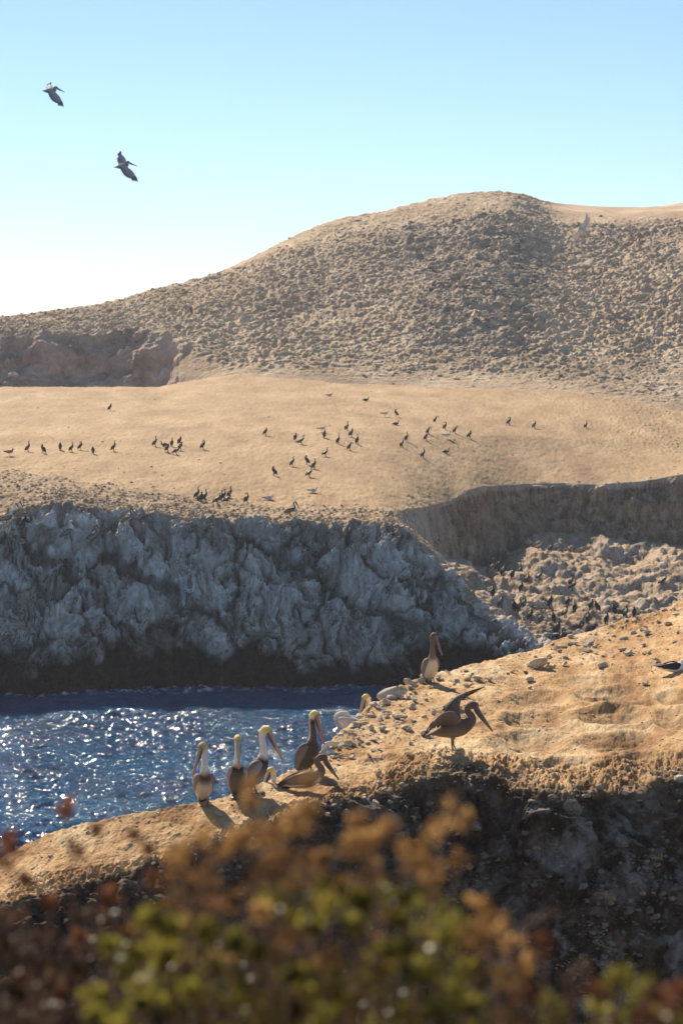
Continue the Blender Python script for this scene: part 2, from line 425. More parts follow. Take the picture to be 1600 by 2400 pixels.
# steps of the terrace
d_wall = .6 * fbm(P1, (.6, .6, .25), 5, .6, 12) + .10 * (fid - .5) + .16 * fbm(P1, (2.4, 2.4, .5), 3)
s1, s2, sid = worley(P1, (3.0, 2.2, 3.0), 1.7)
bumps = np.clip(.55 - s1, 0, 1)
d_rub = .26 * bumps * (.3 + sid) + .16 * fbm(P1, .8, 4)
d_flat = .05 * fbm(P1, (.8, .45, .8), 4) + .028 * fbm(P1, (3.0, .9, 3.0), 3, .6)
# scattered lumps on the right-hand side of the plateau
pyl = proj(P1)[1]
lump = sstep(1180, 1600, px1 + .9 * (1010 - pyl)) * sstep(1130, 1000, pyl) * flat
d_flat = d_flat + lump * .28 * bumps * (sid > .45)
d = d_cliff * cliff + d_terr * terr + d_wall * wall + d_rub * rub + d_flat * flat
edge = sstep(5.75, 6.0, rowlab) * (1 - sstep(6.0, 6.12, rowlab))
P1d = P1 + N1 * d[..., None]
Nz = normals(P1d)[..., 2]
crev_shade = cliff * np.clip(.40 * rid1 ** 2 + .25 * rid2 ** 2 + .8 * (1 - np.clip((h2 - h1) / .08, 0, 1)) + patch * .6 * (1 - np.clip((f2 - f1) / .07, 0, 1)), 0, .85)  # mask for the shade painted along creases of the cliff
zj = P1d[..., 2] - .5 * fbm(P1, (.9, .9, .1), 3, off=88) + 1.5 * fbm(P1, (.35, .35, .35), 4, .6, 21)
wet = (1 - sstep(1.9, 3.4, zj + .6 * sstep(500, 700, px1))) 
soil = np.clip(flat + rub * .9 * sstep(.2, .5, Nz + .25 * fbm(P1, 1.5, 3)) + terr * .8 * sstep(.60, .9, Nz + .3 * fbm(P1, .8, 3, off=2)), 0, 1)
brown = np.clip(wall + .5 * rub + sstep(10.8 - .0, 9.0, P1d[..., 2]) * 0 + .75 * sstep(7.0, 9.2, P1d[..., 2] + 1.5 * fbm(P1, .3, 3, off=40)) * cliff + terr * .75, 0, 1)
guano_and_sun = np.clip(cliff * (.35 + .65 * sstep(2.0, 3.2, P1d[..., 2]) * (1 - .65 * sstep(6.5, 9.5, P1d[..., 2] - .004 * (px1 < 500) * (500 - px1)))) + terr * .35 + .4 * rub, 0, 1)
guano_and_sun = np.clip(guano_and_sun + .5 * sstep(850, 1100, px1) * cliff + .8 * (1 - sstep(150, 420, px1)) * cliff * sstep(5.5, 7.5, P1d[..., 2]), 0, 1)  # last term paints sunlight on the upper left cliff as paler rock
head = link('headland', mesh_np('headland', P1d, grid_faces(*P1d.shape[:2]), M_HEAD, True, None, dict(soil=soil, wet=wet, brown=brown, guano_and_sun=guano_and_sun, crev_shade=crev_shade)))
tag(head, kind='structure')
LK1 = Lookup(P1d, xs1, 20, len(rowlab) - 14)

# ---- the hill behind
xs2 = np.concatenate([np.linspace(-1700, -120, 120, endpoint=False), np.arange(-120, 1720, 1.7), np.linspace(1722, 3400, 120)])
H0 = ([(-1700, 1000), (3400, 1000)], [(-1700, 246), (350, 246), (440, 236), (900, 232), (1600, 222), (3400, 222)])
H1 = ([(-1700, 912), (340, 912), (400, 905), (470, 898), (700, 895), (1000, 918), (1250, 930), (1400, 945), (1600, 985), (3400, 985)],
      [(-1700, 250), (300, 250), (400, 244), (550, 236), (900, 236), (1300, 232), (1600, 225), (3400, 225)])
H2 = ([(-1700, 800), (0, 800), (60, 790), (120, 785), (200, 795), (300, 790), (380, 785), (450, 815), (540, 850), (700, 850), (1000, 870), (1300, 885), (1600, 920), (3400, 920)],
      [(-1700, 256), (300, 256), (400, 252), (500, 245), (600, 242), (900, 242), (1300, 240), (1600, 234), (3400, 234)])
H3 = ([(-1700, 785), (0, 772), (150, 765), (300, 755), (400, 740), (500, 735), (700, 720), (900, 700), (1150, 690), (1300, 690), (1600, 700), (3400, 690)],
      [(-1700, 266), (300, 266), (440, 266), (550, 266), (900, 268), (1150, 264), (1300, 268), (1600, 268), (3400, 268)])
H4 = ([(-1700, 765), (-300, 762), (0, 756), (100, 746), (200, 732), (300, 714), (400, 688), (500, 660), (560, 637), (640, 600), (700, 575), (800, 545), (900, 530), (1000, 512), (1100, 500), (1200, 500), (1300, 520), (1450, 528), (1600, 525), (3400, 480)],
      [(-1700, 285), (300, 288), (500, 294), (900, 300), (1200, 296), (1300, 305), (1600, 310), (3400, 310)])
H5 = ([(-1700, 752), (-300, 758), (0, 745), (60, 738), (130, 733), (200, 720), (300, 700), (400, 673), (500, 643), (560, 617), (640, 577), (700, 547), (760, 520), (820, 506), (900, 494), (950, 480), (1000, 468), (1050, 457), (1100, 450), (1150, 447), (1200, 449), (1240, 456), (1265, 468), (1300, 473), (1400, 481), (1500, 483), (1560, 479), (1600, 471), (1750, 440), (3400, 380)],
      [(-1700, 296), (300, 300), (500, 306), (900, 318), (1200, 318), (1260, 322), (1300, 345), (1400, 355), (1600, 345), (3400, 345)])
H6 = ([(-1700, 860), (3400, 860)], [(-1700, 420), (3400, 460)])
rows2 = [16, 60, 200, 250, 90, 16]
P2 = sheet(xs2, [H0, H1, H2, H3, H4, H5, H6], rows2, 2)
for _ in range(10):
    P2[1:-1] = (P2[:-2] + 2 * P2[1:-1] + P2[2:]) / 4
rl2 = np.concatenate([np.arange(n) / n + k for k, n in enumerate(rows2)] + [[6.0]])[:, None]
px2 = np.broadcast_to(xs2, P2.shape[:2])
N2 = normals(P2)
gully = fbm(P2, (.035, .02, .03), 3, .5, 3)
P2 = P2 + N2 * (1.6 * gully * sstep(1.5, 3, rl2) * (1 - sstep(4.2, 4.9, rl2)))[..., None]
pyr = proj(P2)[1]
scar = (1 - sstep(340, 480, px2 - .5 * (pyr - 830) + 70 * fbm(P2, .12, 4, .55, 31))) * (1 - sstep(1.9, 2.3, rl2 + .35 * fbm(P2, .08, 3, .5, 9)))
smoothz = sstep(1270, 1330, px2) * sstep(530, 500, pyr)
am = sstep(1.0, 2.1, rl2) * (1 - .45 * scar) * (1 - .9 * smoothz) * (1 - sstep(5.2, 5.6, rl2))
am = am * (.45 + .55 * sstep(900, 780, pyr)) * (1 - .55 * sstep(4.0, 4.7, rl2))
wp = P2 + np.stack([fbm(P2, .5, 2), fbm(P2, .5, 2, off=9), 0 * bx[0, 0] + fbm(P2, .5, 2, off=19)], -1) * .8
a1, a2, aid = worley(wp, (1.15, 1.0, 1.4), 2.2)
b1, b2, bid = worley(wp, (2.3, 1.8, 2.3), 7.7)
big1, big2, bigid = worley(wp, (.33, .22, .33), 3.3)
outc = sstep(.12, .45, fbm(P2, .035, 3, .5, 66) + .8 * np.exp(-(((px2 - 1150) / 150) ** 2 + ((pyr - 690) / 140) ** 2)))
vary = .35 + 1.0 * sstep(-.35, .45, fbm(P2, (.07, .05, .07), 3, .5, 123))
dh = .46 * vary * np.clip(.75 - a1, 0, 1) * (.35 + .9 * aid) + .26 * np.clip(.7 - b1, 0, 1) * (.4 + bid) + 1.5 * outc * np.clip(.6 - big1, 0, 1) * bigid + .20 * fbm(P2, .8, 4, .6)
ds = 1.2 * fbm(P2, (.13, .13, .12), 6, .58, 14) + .5 * (bigid - .5)
P2d = P2 + N2 * (dh * am * 1.15 + ds * scar)[..., None]
stony = np.clip(.8 * outc + .2 + .3 * fbm(P2, .03, 2), 0, 1) * am
hill = link('hills', mesh_np('hills', P2d, grid_faces(*P2d.shape[:2]), M_HILL, True, None, dict(stony=stony, scar=scar)))
tag(hill, kind='structure')
LK2 = Lookup(P2d, xs2, 20, P2.shape[0] - 18)

# ---- the near headland where the pelicans stand
xs3 = np.concatenate([np.linspace(-1500, -100, 110, endpoint=False), np.arange(-100, 1700, 1.5), np.linspace(1702, 3200, 110)])
G0 = ([(-1500, 5000), (3200, 5000)], [(-1500, 28), (3200, 32)])
G1 = ([(-1500, 2900), (0, 2800), (3200, 2700)], [(-1500, 30), (0, 31.5), (700, 34), (1300, 36.5), (3200, 37)])
G2 = ([(-1500, 2400), (0, 2330), (400, 2260), (800, 2230), (1200, 2280), (1600, 2300), (3200, 2300)],
      [(-1500, 31), (0, 32.5), (400, 34), (700, 36), (1000, 38), (1300, 38.6), (1600, 38.8), (3200, 39)])
E = ([(-1500, 2350), (0, 2150), (100, 2100), (200, 2065), (300, 2040), (400, 2010), (500, 1975), (600, 1945), (700, 1900), (780, 1880), (850, 1878), (900, 1862), (950, 1842), (1020, 1812), (1080, 1806), (1150, 1822), (1220, 1850), (1300, 1862), (1400, 1858), (1500, 1850), (1600, 1815), (3200, 1760)],
     [(-1500, 31.5), (0, 34), (200, 34.6), (400, 35.6), (600, 36.6), (800, 38.2), (1000, 41), (1100, 41.2), (1250, 40.2), (1400, 40.2), (1600, 41), (3200, 41.5)])
S1 = ([(-1500, 2120), (0, 2012), (30, 1992), (60, 1975), (130, 1948), (200, 1930), (300, 1904), (400, 1886), (450, 1882), (500, 1877), (560, 1856), (620, 1832), (660, 1814), (700, 1798), (740, 1776), (760, 1752), (800, 1712), (850, 1668), (900, 1634), (950, 1602), (1000, 1580), (1050, 1566), (1100, 1556), (1150, 1542), (1200, 1531), (1250, 1520), (1300, 1502), (1350, 1486), (1400, 1468), (1450, 1457), (1500, 1442), (1550, 1424), (1600, 1400), (1700, 1370), (3200, 1300)],
      [(-1500, 33.5), (0, 36.3), (200, 36.8), (400, 37.3), (600, 38.6), (740, 41.5), (800, 44.5), (900, 47.5), (1000, 50), (1300, 54), (1600, 57), (3200, 60)])
S2 = ([(x, y + 60) for x, y in S1[0]], [(x, Y + 1.5) for x, Y in S1[1]])
S3 = ([(x, y + 420) for x, y in S1[0]], [(x, Y + 7) for x, Y in S1[1]])
S4 = ([(-1500, 3500), (1600, 2950), (3200, 2850)], [(-1500, 44), (1600, 66), (3200, 70)])
rows3 = [12, 60, 190, 330, 14, 30, 12]
P3 = sheet(xs3, [G0, G1, G2, E, S1, S2, S3, S4], rows3, 2)
for _ in range(14):
    P3[1:-1] = (P3[:-2] + 2 * P3[1:-1] + P3[2:]) / 4
rl3 = np.concatenate([np.arange(n) / n + k for k, n in enumerate(rows3)] + [[7.0]])[:, None]
px3 = np.broadcast_to(xs3, P3.shape[:2])
N3 = normals(P3)
pyp = proj(P3)[1]
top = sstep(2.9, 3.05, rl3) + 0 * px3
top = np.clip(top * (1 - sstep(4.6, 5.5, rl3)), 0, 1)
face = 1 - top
edge3 = sstep(2.9, 3.0, rl3) * (1 - sstep(3.0, 3.4, rl3)) + 0 * px3
wp3 = P3 + np.stack([fbm(P3, 1.2, 3), fbm(P3, 1.2, 3, off=9), fbm(P3, 1.2, 3, off=19)], -1) * .35
q1, q2, qid = worley(wp3, (1.1, 1.1, .7), 5.2)
r1, r2, rid = worley(wp3, (4.2, 4.2, 3.6), 8.8)
v1, v2, vid = worley(wp3, (10, 10, 9), 1.1)
d_face = .50 * (qid - .4) * np.clip((q2 - q1) / .25, 0, 1) + .17 * np.clip(.6 - r1, 0, 1) * (.3 + rid) + .05 * np.clip(.6 - v1, 0, 1) + .30 * fbm(P3, (.7, .7, .5), 4, .55, 6) + .05 * fbm(P3, 5, 3)
rough_zone = np.clip(sstep(.25, .8, fbm(P3, .35, 2, .5, 50) + edge3 * 1.4), 0, 1)
d_top = .055 * fbm(P3, (.7, .5, .7), 4, .55) + (.022 + .06 * rough_zone) * fbm(P3, (5, 2.6, 5), 4, .65) + .05 * rough_zone * np.clip(.6 - v1, 0, 1) + .05 * edge3 * np.clip(.6 - r1, 0, 1) * rid
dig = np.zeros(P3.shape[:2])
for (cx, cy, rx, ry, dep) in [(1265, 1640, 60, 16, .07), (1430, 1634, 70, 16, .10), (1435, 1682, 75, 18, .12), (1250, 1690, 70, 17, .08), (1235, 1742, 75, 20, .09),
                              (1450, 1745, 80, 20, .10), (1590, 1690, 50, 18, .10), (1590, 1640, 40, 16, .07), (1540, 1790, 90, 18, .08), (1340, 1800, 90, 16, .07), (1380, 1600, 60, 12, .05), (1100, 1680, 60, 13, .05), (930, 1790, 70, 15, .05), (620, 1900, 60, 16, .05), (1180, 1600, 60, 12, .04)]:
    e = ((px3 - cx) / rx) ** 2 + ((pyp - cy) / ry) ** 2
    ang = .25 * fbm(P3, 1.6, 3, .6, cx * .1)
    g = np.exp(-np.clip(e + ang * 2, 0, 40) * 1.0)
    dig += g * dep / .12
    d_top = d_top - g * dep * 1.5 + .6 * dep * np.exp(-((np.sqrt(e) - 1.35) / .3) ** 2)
P3d = P3 + N3 * (d_face * face + d_top * top)[..., None]
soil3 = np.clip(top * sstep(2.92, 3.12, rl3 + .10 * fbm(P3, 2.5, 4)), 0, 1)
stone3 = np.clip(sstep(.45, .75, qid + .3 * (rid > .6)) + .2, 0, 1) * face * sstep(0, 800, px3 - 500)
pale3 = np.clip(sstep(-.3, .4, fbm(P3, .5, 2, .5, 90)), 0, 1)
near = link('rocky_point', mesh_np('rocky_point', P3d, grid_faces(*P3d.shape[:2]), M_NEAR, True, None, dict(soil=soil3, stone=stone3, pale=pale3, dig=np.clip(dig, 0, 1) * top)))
tag(near, kind='structure')
LK3 = Lookup(P3d, xs3, 72, sum(rows3[:4]) + 6)

# ---- bank under the camera, hidden below the frame
gx = np.linspace(-8, 8, 90); gy = np.concatenate([np.linspace(-8, 5.2, 70), np.linspace(5.4, 9.5, 40)])
GX, GY = np.meshgrid(gx, gy)
GZ = 17.35 - .04 * GY - 14 * sstep(4.6, 9.5, GY + .5 * np.sin(GX * .7))
PB = np.stack([GX, GY, GZ], -1); PB[..., 2] += .10 * fbm(PB, .9, 4)
bank = link('ground', mesh_np('ground', PB, grid_faces(*PB.shape[:2]), M_NEAR, True, None, dict(soil=0 * GX + 1, stone=0 * GX, pale=0 * GX + .3, dig=0 * GX)))
tag(bank, kind='structure')

# ---- sea
def axis(a, b, da, far0, far1, n):
    core = np.arange(a, b, da)
    lo = a - np.geomspace(da * 2, a - far0, n)[::-1]; hi = b + np.geomspace(da * 2, far1 - b, n)
    return np.concatenate([lo, core, hi])
wx = axis(-26, 14, .085, -1200, 1200, 60)
wy = axis(78, 146, .11, -400, 1700, 60)
WX, WY = np.meshgrid(wx, wy)
PW = np.stack([WX, WY, 0 * WX], -1)
win = (sstep(-40, -26, WX) * (1 - sstep(14, 30, WX)) * sstep(70, 78, WY) * (1 - sstep(146, 160, WY)))
def wv(s, off): 
    n = perlin(PW, s, off); return 1 - np.abs(n) * 2
PW[..., 2] = win * (.36 * perlin(PW, (.20, .30, 1), 3) + .16 * wv((.5, .9, 1), 8) + .10 * wv((1.2, 1.9, 1), 14) + .07 * perlin(PW, (2.3, 3.2, 1), 20)) - .05
sea = link('water', mesh_np('water', PW, grid_faces(*PW.shape[:2]), M_WATER, True, None, dict(foam=sstep(0, 1.6, WY - (np.interp(800 + F * WX / 139, [0, 300, 600, 1000, 1600], [137, 139, 140, 141, 138]) - 2.0 + 1.2 * fbm(PW, .35, 3, .6, 5))))))
tag(sea, kind='structure')

# ------------------------------------------------------------------ stones
def ico(sub):
    import bmesh
    bm = bmesh.new(); bmesh.ops.create_icosphere(bm, subdivisions=sub, radius=1.0)
    V = np.array([v.co[:] for v in bm.verts]); Fi = np.array([[v.index for v in f.verts] for f in bm.faces]); bm.free()
    return V, Fi
IV1, IF1 = ico(1); IV2, IF2 = ico(2); IV3, IF3 = ico(4)
def stone_verts(V, seed, cuts=9):
    r = np.random.default_rng(seed); P = V.copy()
    for _ in range(cuts):                      # flat broken faces
        n = r.normal(size=3); n /= np.linalg.norm(n); dd = r.uniform(.34, .72)
        s = P @ n; P = P - np.outer(np.clip(s - dd, 0, None), n)
    return P * np.array([1, r.uniform(.6, .9), r.uniform(.4, .7)]) + .04 * (r.random(P.shape) - .5) * (len(V) < 60)
def stuff_stones(name, spots, sizes, mat, kinddesc):
    base = [stone_verts(IV1, 100 + k, 5) for k in range(12)]
    n = len(spots); Vs = np.empty((n, len(IV1), 3)); 
    ang = rng.random((n, 2)) * 6.28
    for k in range(n):
        b = base[k % 12]; c, s_ = math.cos(ang[k, 0]), math.sin(ang[k, 0]); t = (ang[k, 1] - 3) * .12
        x, y, z = b[:, 0], b[:, 1], b[:, 2]
        x, z = x * math.cos(t) - z * math.sin(t), x * math.sin(t) + z * math.cos(t)
        Vs[k, :, 0] = (x * c - y * s_); Vs[k, :, 1] = (x * s_ + y * c); Vs[k, :, 2] = z
        Vs[k] = Vs[k] * sizes[k] + spots[k]
    Fi = (IF1[None] + (np.arange(n) * len(IV1))[:, None, None]).reshape(-1, 3)
    o = link(name, mesh_np(name, Vs.reshape(-1, 3), Fi, mat, False)); tag(o, kinddesc, 'stones', kind='stuff'); return o
def scatter(P, dens, n, r):
    w_ = dens.ravel().astype(float); w_ = w_ / w_.sum()
    k = r.choice(len(w_), n, p=w_); return P.reshape(-1, 3)[k], k
r_ = np.random.default_rng(3)
# visible-area weight: grids are even in the picture, so weights are per picture area
dens = (rub * (.55 - .40 * sstep(300, 520, px1)) + terr * .10 + edge * .8 + .5 * lump * sstep(.5, .9, lump) + .03 * flat * (rowlab < 8)) * (px1 > -150) * (px1 < 1750)
clump = sstep(-.1, .5, fbm(P1, .25, 3, .5, 70)); dens = dens * (.15 + clump)
sp_, kk = scatter(P1d, dens, 5200, r_)
stuff_stones('rubble', sp_, .035 + .14 * r_.random(len(sp_)) ** 3, M_RUB, 'loose pale rubble along the rim of the far plateau')
dens = am * (px2 > -150) * (px2 < 1750) * (.3 + stony)
sp_, kk = scatter(P2d, dens, 5200, r_)
stuff_stones('hillside_stones', sp_, .10 + .42 * r_.random(len(sp_)) ** 4, M_RUB, 'small grey stones strewn all over the dry hillside')
skyb = np.exp(-((rl3 - 3.93) / .16) ** 2) * sstep(700, 800, px3) + .35 * np.exp(-((rl3 - 3.6) / .2) ** 2) * sstep(760, 900, px3) + .5 * edge3 * sstep(350, 500, px3) + .10 * top + .5 * np.exp(-((px3 - 850) / 120) ** 2 - ((pyp - 1740) / 60) ** 2)
sp_, kk = scatter(P3d, skyb * (px3 > -100) * (px3 < 1700) * (.1 + sstep(-.2, .5, fbm(P3, .7, 3, .5, 33))), 3600, r_)
stuff_stones('pebbles', sp_, .010 + .045 * r_.random(len(sp_)) ** 3, M_ROCK, 'pebbles and crumbs of stone on the ochre point')
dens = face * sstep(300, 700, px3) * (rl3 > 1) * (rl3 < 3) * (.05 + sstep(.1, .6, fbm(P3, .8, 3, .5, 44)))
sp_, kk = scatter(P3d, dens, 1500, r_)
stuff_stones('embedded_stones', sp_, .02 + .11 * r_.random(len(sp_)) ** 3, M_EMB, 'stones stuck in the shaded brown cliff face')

STONES = [link('stone_shape', mesh_np('stone', stone_verts(IV3, 20 + k, 12), IF3, M_ROCK, False)) for k in range(8)]
_first = [True] * 8
def stone(x, y, wpx, label, group=None, k=None, rz=None, flat_=1.0, lk=None, asp=1.0):
    p, n = (lk or LK3).q(x, y); k = random.randrange(8) if k is None else k
    o = STONES[k]
    if _first[k]: _first[k] = False
    else: o = o.copy(); col.objects.link(o)
    o.name = 'stone'
    s = wpx / 2 / F * p[1]
    o.location = (p[0], p[1], p[2] + s * .30 * flat_); o.scale = (s * asp, s, s * flat_)
    o.rotation_euler = (random.uniform(-.25, .25), random.uniform(-.25, .25) - .1, random.uniform(0, 6.3) if rz is None else rz)
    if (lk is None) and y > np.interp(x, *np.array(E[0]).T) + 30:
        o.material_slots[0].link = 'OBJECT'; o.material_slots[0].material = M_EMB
    tag(o, label, 'stone', group or 'stones lying on the ochre point'); return o
stone(920, 1632, 62, 'long pale slab of rock on the skyline, right of the half hidden red billed pelican', k=2, rz=.1, flat_=1.0, asp=1.25)
stone(958, 1607, 44, 'blocky pale rock on the rim, between the long slab and the brown pelican', k=1, flat_=1.2)
stone(903, 1650, 34, 'small pale block just under the long slab on the rim', k=3)
stone(948, 1705, 36, 'pale grey stone left of the open winged pelican, above its drooping wing', k=4)
stone(1000, 1722, 40, 'rounded tan stone touched by the drooping wing tip of the open winged pelican', k=5, flat_=1.1)
stone(1013, 1672, 22, 'upright grey stone between the brown pelican on the rim and the open winged one', k=6, flat_=1.4)
stone(1148, 1595, 28, 'upright grey boulder standing alone right of the brown pelican on the rim', k=7, flat_=1.5)
stone(1265, 1562, 64, 'largest low boulder near the rim left of the black backed gull', k=0, asp=1.2)
stone(1322, 1558, 26, 'dark rounded stone just right of the largest low boulder', k=1)
stone(1412, 1560, 40, 'long low stone halfway between the largest low boulder and the gull', k=2, flat_=.8)
stone(1510, 1604, 28, 'grey stone alone on the bare slope below the gull', k=3, flat_=1.2)
stone(1380, 1508, 42, 'pale boulder on the rim where the cove cliffs disappear behind the point', k=4, flat_=1.2)
stone(1370, 1528, 34, 'tan boulder just below the pale one on the rim', k=5)
stone(1466, 1535, 32, 'grey boulder upslope and left of the gull', k=6)
stone(1305, 1522, 30, 'pale round boulder on the rim nearest to the last two cormorants', k=7, flat_=1.2)
stone(1537, 1549, 26, 'dark stone right behind the tail of the black backed gull', k=1)
stone(888, 1818, 28, 'pointed pale stone alone on the bare lit ground below the open winged pelican', k=2, flat_=1.4)
stone(868, 1888, 30, 'pale grey stone on the lip above the orange seed heads', k=3)
stone(848, 1900, 26, 'whitish stone on the lip, half behind the orange seed heads', k=4)
stone(1118, 1952, 56, 'pale jagged rock sticking out of the shaded cliff right of the shrub', k=5, flat_=1.3)
stone(1405, 1848, 30, 'grey rounded stone bedded in the lip above the dark cliff', k=6)
stone(1382, 1858, 22, 'smaller stone bedded in the lip left of the grey rounded one', k=7)
stone(1462, 1866, 34, 'flat pale stone set in the lip, right of the rounded ones', k=0)
stone(1498, 1880, 30, 'pale stone hanging lowest in the lip near the right edge', k=1)
stone(1340, 1905, 46, 'tall pale rock outcrop in the shaded cliff face', k=2, flat_=1.9)
stone(1450, 1985, 60, 'big rounded grey rock deep in the shaded cliff face', k=3, flat_=1.5)
stone(1495, 1985, 44, 'angular brown rock beside the big rounded grey one in the cliff', k=4, flat_=1.1)
stone(1330, 1965, 34, 'small grey rock in the cliff face under the tall outcrop', k=5, flat_=1.6)
stone(1590, 1830, 44, 'pale stones lump at the right end of the lip', k=6)
cnt = 0
for _ in range(900):
    x = random.uniform(770, 1600) if random.random() < .6 else random.uniform(775, 1010); ys_ = np.interp(x, *np.array(S1[0]).T)
    dy = abs(random.gauss(0, 1)) * (50 if x < 1000 else 45) + 2
    if cnt >= 195 or dy > 170: continue
    cnt += 1
    stone(x, ys_ + dy, random.uniform(10, 25) * (1.25 if x < 1000 else 1.0) if random.random() < .8 else random.uniform(22, 36), 'small pale stone scattered along the rocky upper rim of the point', flat_=random.uniform(.6, 1.1))
for _ in range(34):
    x = random.uniform(420, 1600); y_ = np.interp(x, *np.array(E[0]).T) + random.uniform(-12, 14)
    stone(x, y_, random.uniform(9, 24), 'small stone bedded in the crumbling lip above the dark cliff', 'stones in the lip of the point')
for (x, y) in [(550, 1900), (575, 1895), (500, 1925), (617, 1890), (470, 1950), (400, 1930), (320, 1935), (660, 1895), (515, 1910), (640, 1885)]:
    stone(x, y, random.uniform(9, 20), 'small dark stone on the lit ground at the feet of the standing pelicans', 'stones near the standing pelicans')
for k in range(8):
    if _first[k]: bpy.data.objects.remove(STONES[k])
# rocks on the plateau and by the cove
stone(1236, 1272, 30, 'round tan boulder on the sunny terrace left of the resting pelicans', 'boulders round the cove', k=2, lk=LK1, flat_=1.3)
stone(474, 1215, 22, 'upright pale block on the rim below the crowded cormorants', 'boulders round the cove', k=3, lk=LK1, flat_=2.2)
stone(596, 1160, 9, 'small stone on the plateau between the lone cormorant and the resting gull', 'boulders round the cove', k=4, lk=LK1)
stone(30, 885, 34, 'tan boulder at the left end of the gully wall behind the plateau', 'boulders round the cove', k=5, lk=LK2, flat_=1.2)
stone(1137, 742, 30, 'upright pale slab standing in the outcrop on the hillside, left one', 'outcrop on the hillside', k=1, lk=LK2, flat_=1.5)
stone(1110, 742, 26, 'pale block leaning beside the upright slab on the hillside', 'outcrop on the hillside', k=2, lk=LK2, flat_=1.3)
stone(1172, 746, 28, 'pale boulder at the right foot of the hillside outcrop', 'outcrop on the hillside', k=3, lk=LK2, flat_=1.2)
stone(1256, 708, 24, 'pale boulder with a dark hollow right of the hillside outcrop', 'outcrop on the hillside', k=4, lk=LK2, flat_=1.2)
stone(1020, 512, 30, 'pale ledge of rock high on the hill under the summit', 'outcrop on the hillside', k=5, lk=LK2, flat_=1.0)

# ------------------------------------------------------------------ birds
class MB:
    def __init__(s): s.V, s.F, s.C = [], [], []
    def add(s, V, Fi, C):
        o = sum(len(v) for v in s.V); s.V.append(np.asarray(V, float)); s.C.append(np.broadcast_to(C, (len(V), 3)))
        s.F += [tuple(int(i) + o for i in f) for f in Fi]
    def mesh(s, name, mat):
        me = bpy.data.meshes.new(name); V = np.concatenate(s.V)
        me.from_pydata(V.tolist(), [], s.F); me.update()
        me.polygons.foreach_set('use_smooth', [True] * len(me.polygons))
        c = me.color_attributes.new('Col', 'FLOAT_COLOR', 'POINT'); cc = np.ones((len(V), 4), np.float32); cc[:, :3] = np.concatenate(s.C)
        c.data.foreach_set('color', cc.ravel()); me.materials.append(mat); return me
def catmull(P, n):
    P = np.asarray(P, float); Q = np.vstack([2 * P[0] - P[1], P, 2 * P[-1] - P[-2]]); out = []
    for i in range(1, len(Q) - 2):
        for t in np.arange(n) / n:
            a, b, c, d_ = Q[i - 1], Q[i], Q[i + 1], Q[i + 2]
            out.append(.5 * (2 * b + (c - a) * t + (2 * a - 5 * b + 4 * c - d_) * t * t + (3 * b - a - 3 * c + d_) * t ** 3))
    out.append(Q[-2]); return np.array(out)
def loft(mb, pts, rad, cols, n=3, seg=14, belly=None, side=None):
    """pts (k,3); rad (k,2) half width, half height; cols (k,3); belly: colour of the underside per ring"""
    K = np.hstack([np.asarray(pts, float), np.asarray(rad, float), np.asarray(cols, float)] + ([np.asarray(belly, float)] if belly is not None else []))
    D = catmull(K, n); P, Rr, C = D[:, :3], np.abs(D[:, 3:5]), np.clip(D[:, 5:8], 0, 1)
    Bc = np.clip(D[:, 8:11], 0, 1) if belly is not None else C
    T_ = np.gradient(P, axis=0); T_ /= np.linalg.norm(T_, axis=1)[:, None] + 1e-9
    sd_ = np.array(side if side is not None else (0, 1, 0), float); V, Cc = [], []
    for i in range(len(P)):
        sd_ = sd_ - T_[i] * (sd_ @ T_[i]); sd_ /= np.linalg.norm(sd_) + 1e-9
        up = np.cross(T_[i], sd_)
        for k in range(seg):
            a = 2 * math.pi * k / seg
            V.append(P[i] + sd_ * Rr[i, 0] * math.cos(a) + up * Rr[i, 1] * math.sin(a))
            f = min(max((-math.sin(a) + .15) / .5, 0), 1)
            Cc.append(C[i] * (1 - f) + Bc[i] * f)
    V.append(P[0]); V.append(P[-1]); Cc += [C[0], C[-1]]
    nr = len(P); Fi = []
    for i in range(nr - 1):
        for k in range(seg):
            Fi.append((i * seg + k, (i + 1) * seg + k, (i + 1) * seg + (k + 1) % seg, i * seg + (k + 1) % seg))
    for k in range(seg):
        Fi.append((nr * seg, k, (k + 1) % seg)); Fi.append((nr * seg + 1, (nr - 1) * seg + (k + 1) % seg, (nr - 1) * seg + k))
    mb.add(V, Fi, np.array(Cc))
def blade(mb, A_, B_, wd, th, c, side):
    """a feather or toe: thin tapering blade"""
    A_, B_ = np.array(A_, float), np.array(B_, float)
    L = [A_ + (B_ - A_) * t for t in (0, .35, .8, 1.0)]
    loft(mb, L, [(wd * .7, th), (wd, th), (wd * .8, th * .7), (wd * .1, th * .2)], [c] * 4, 2, 6, side=side)
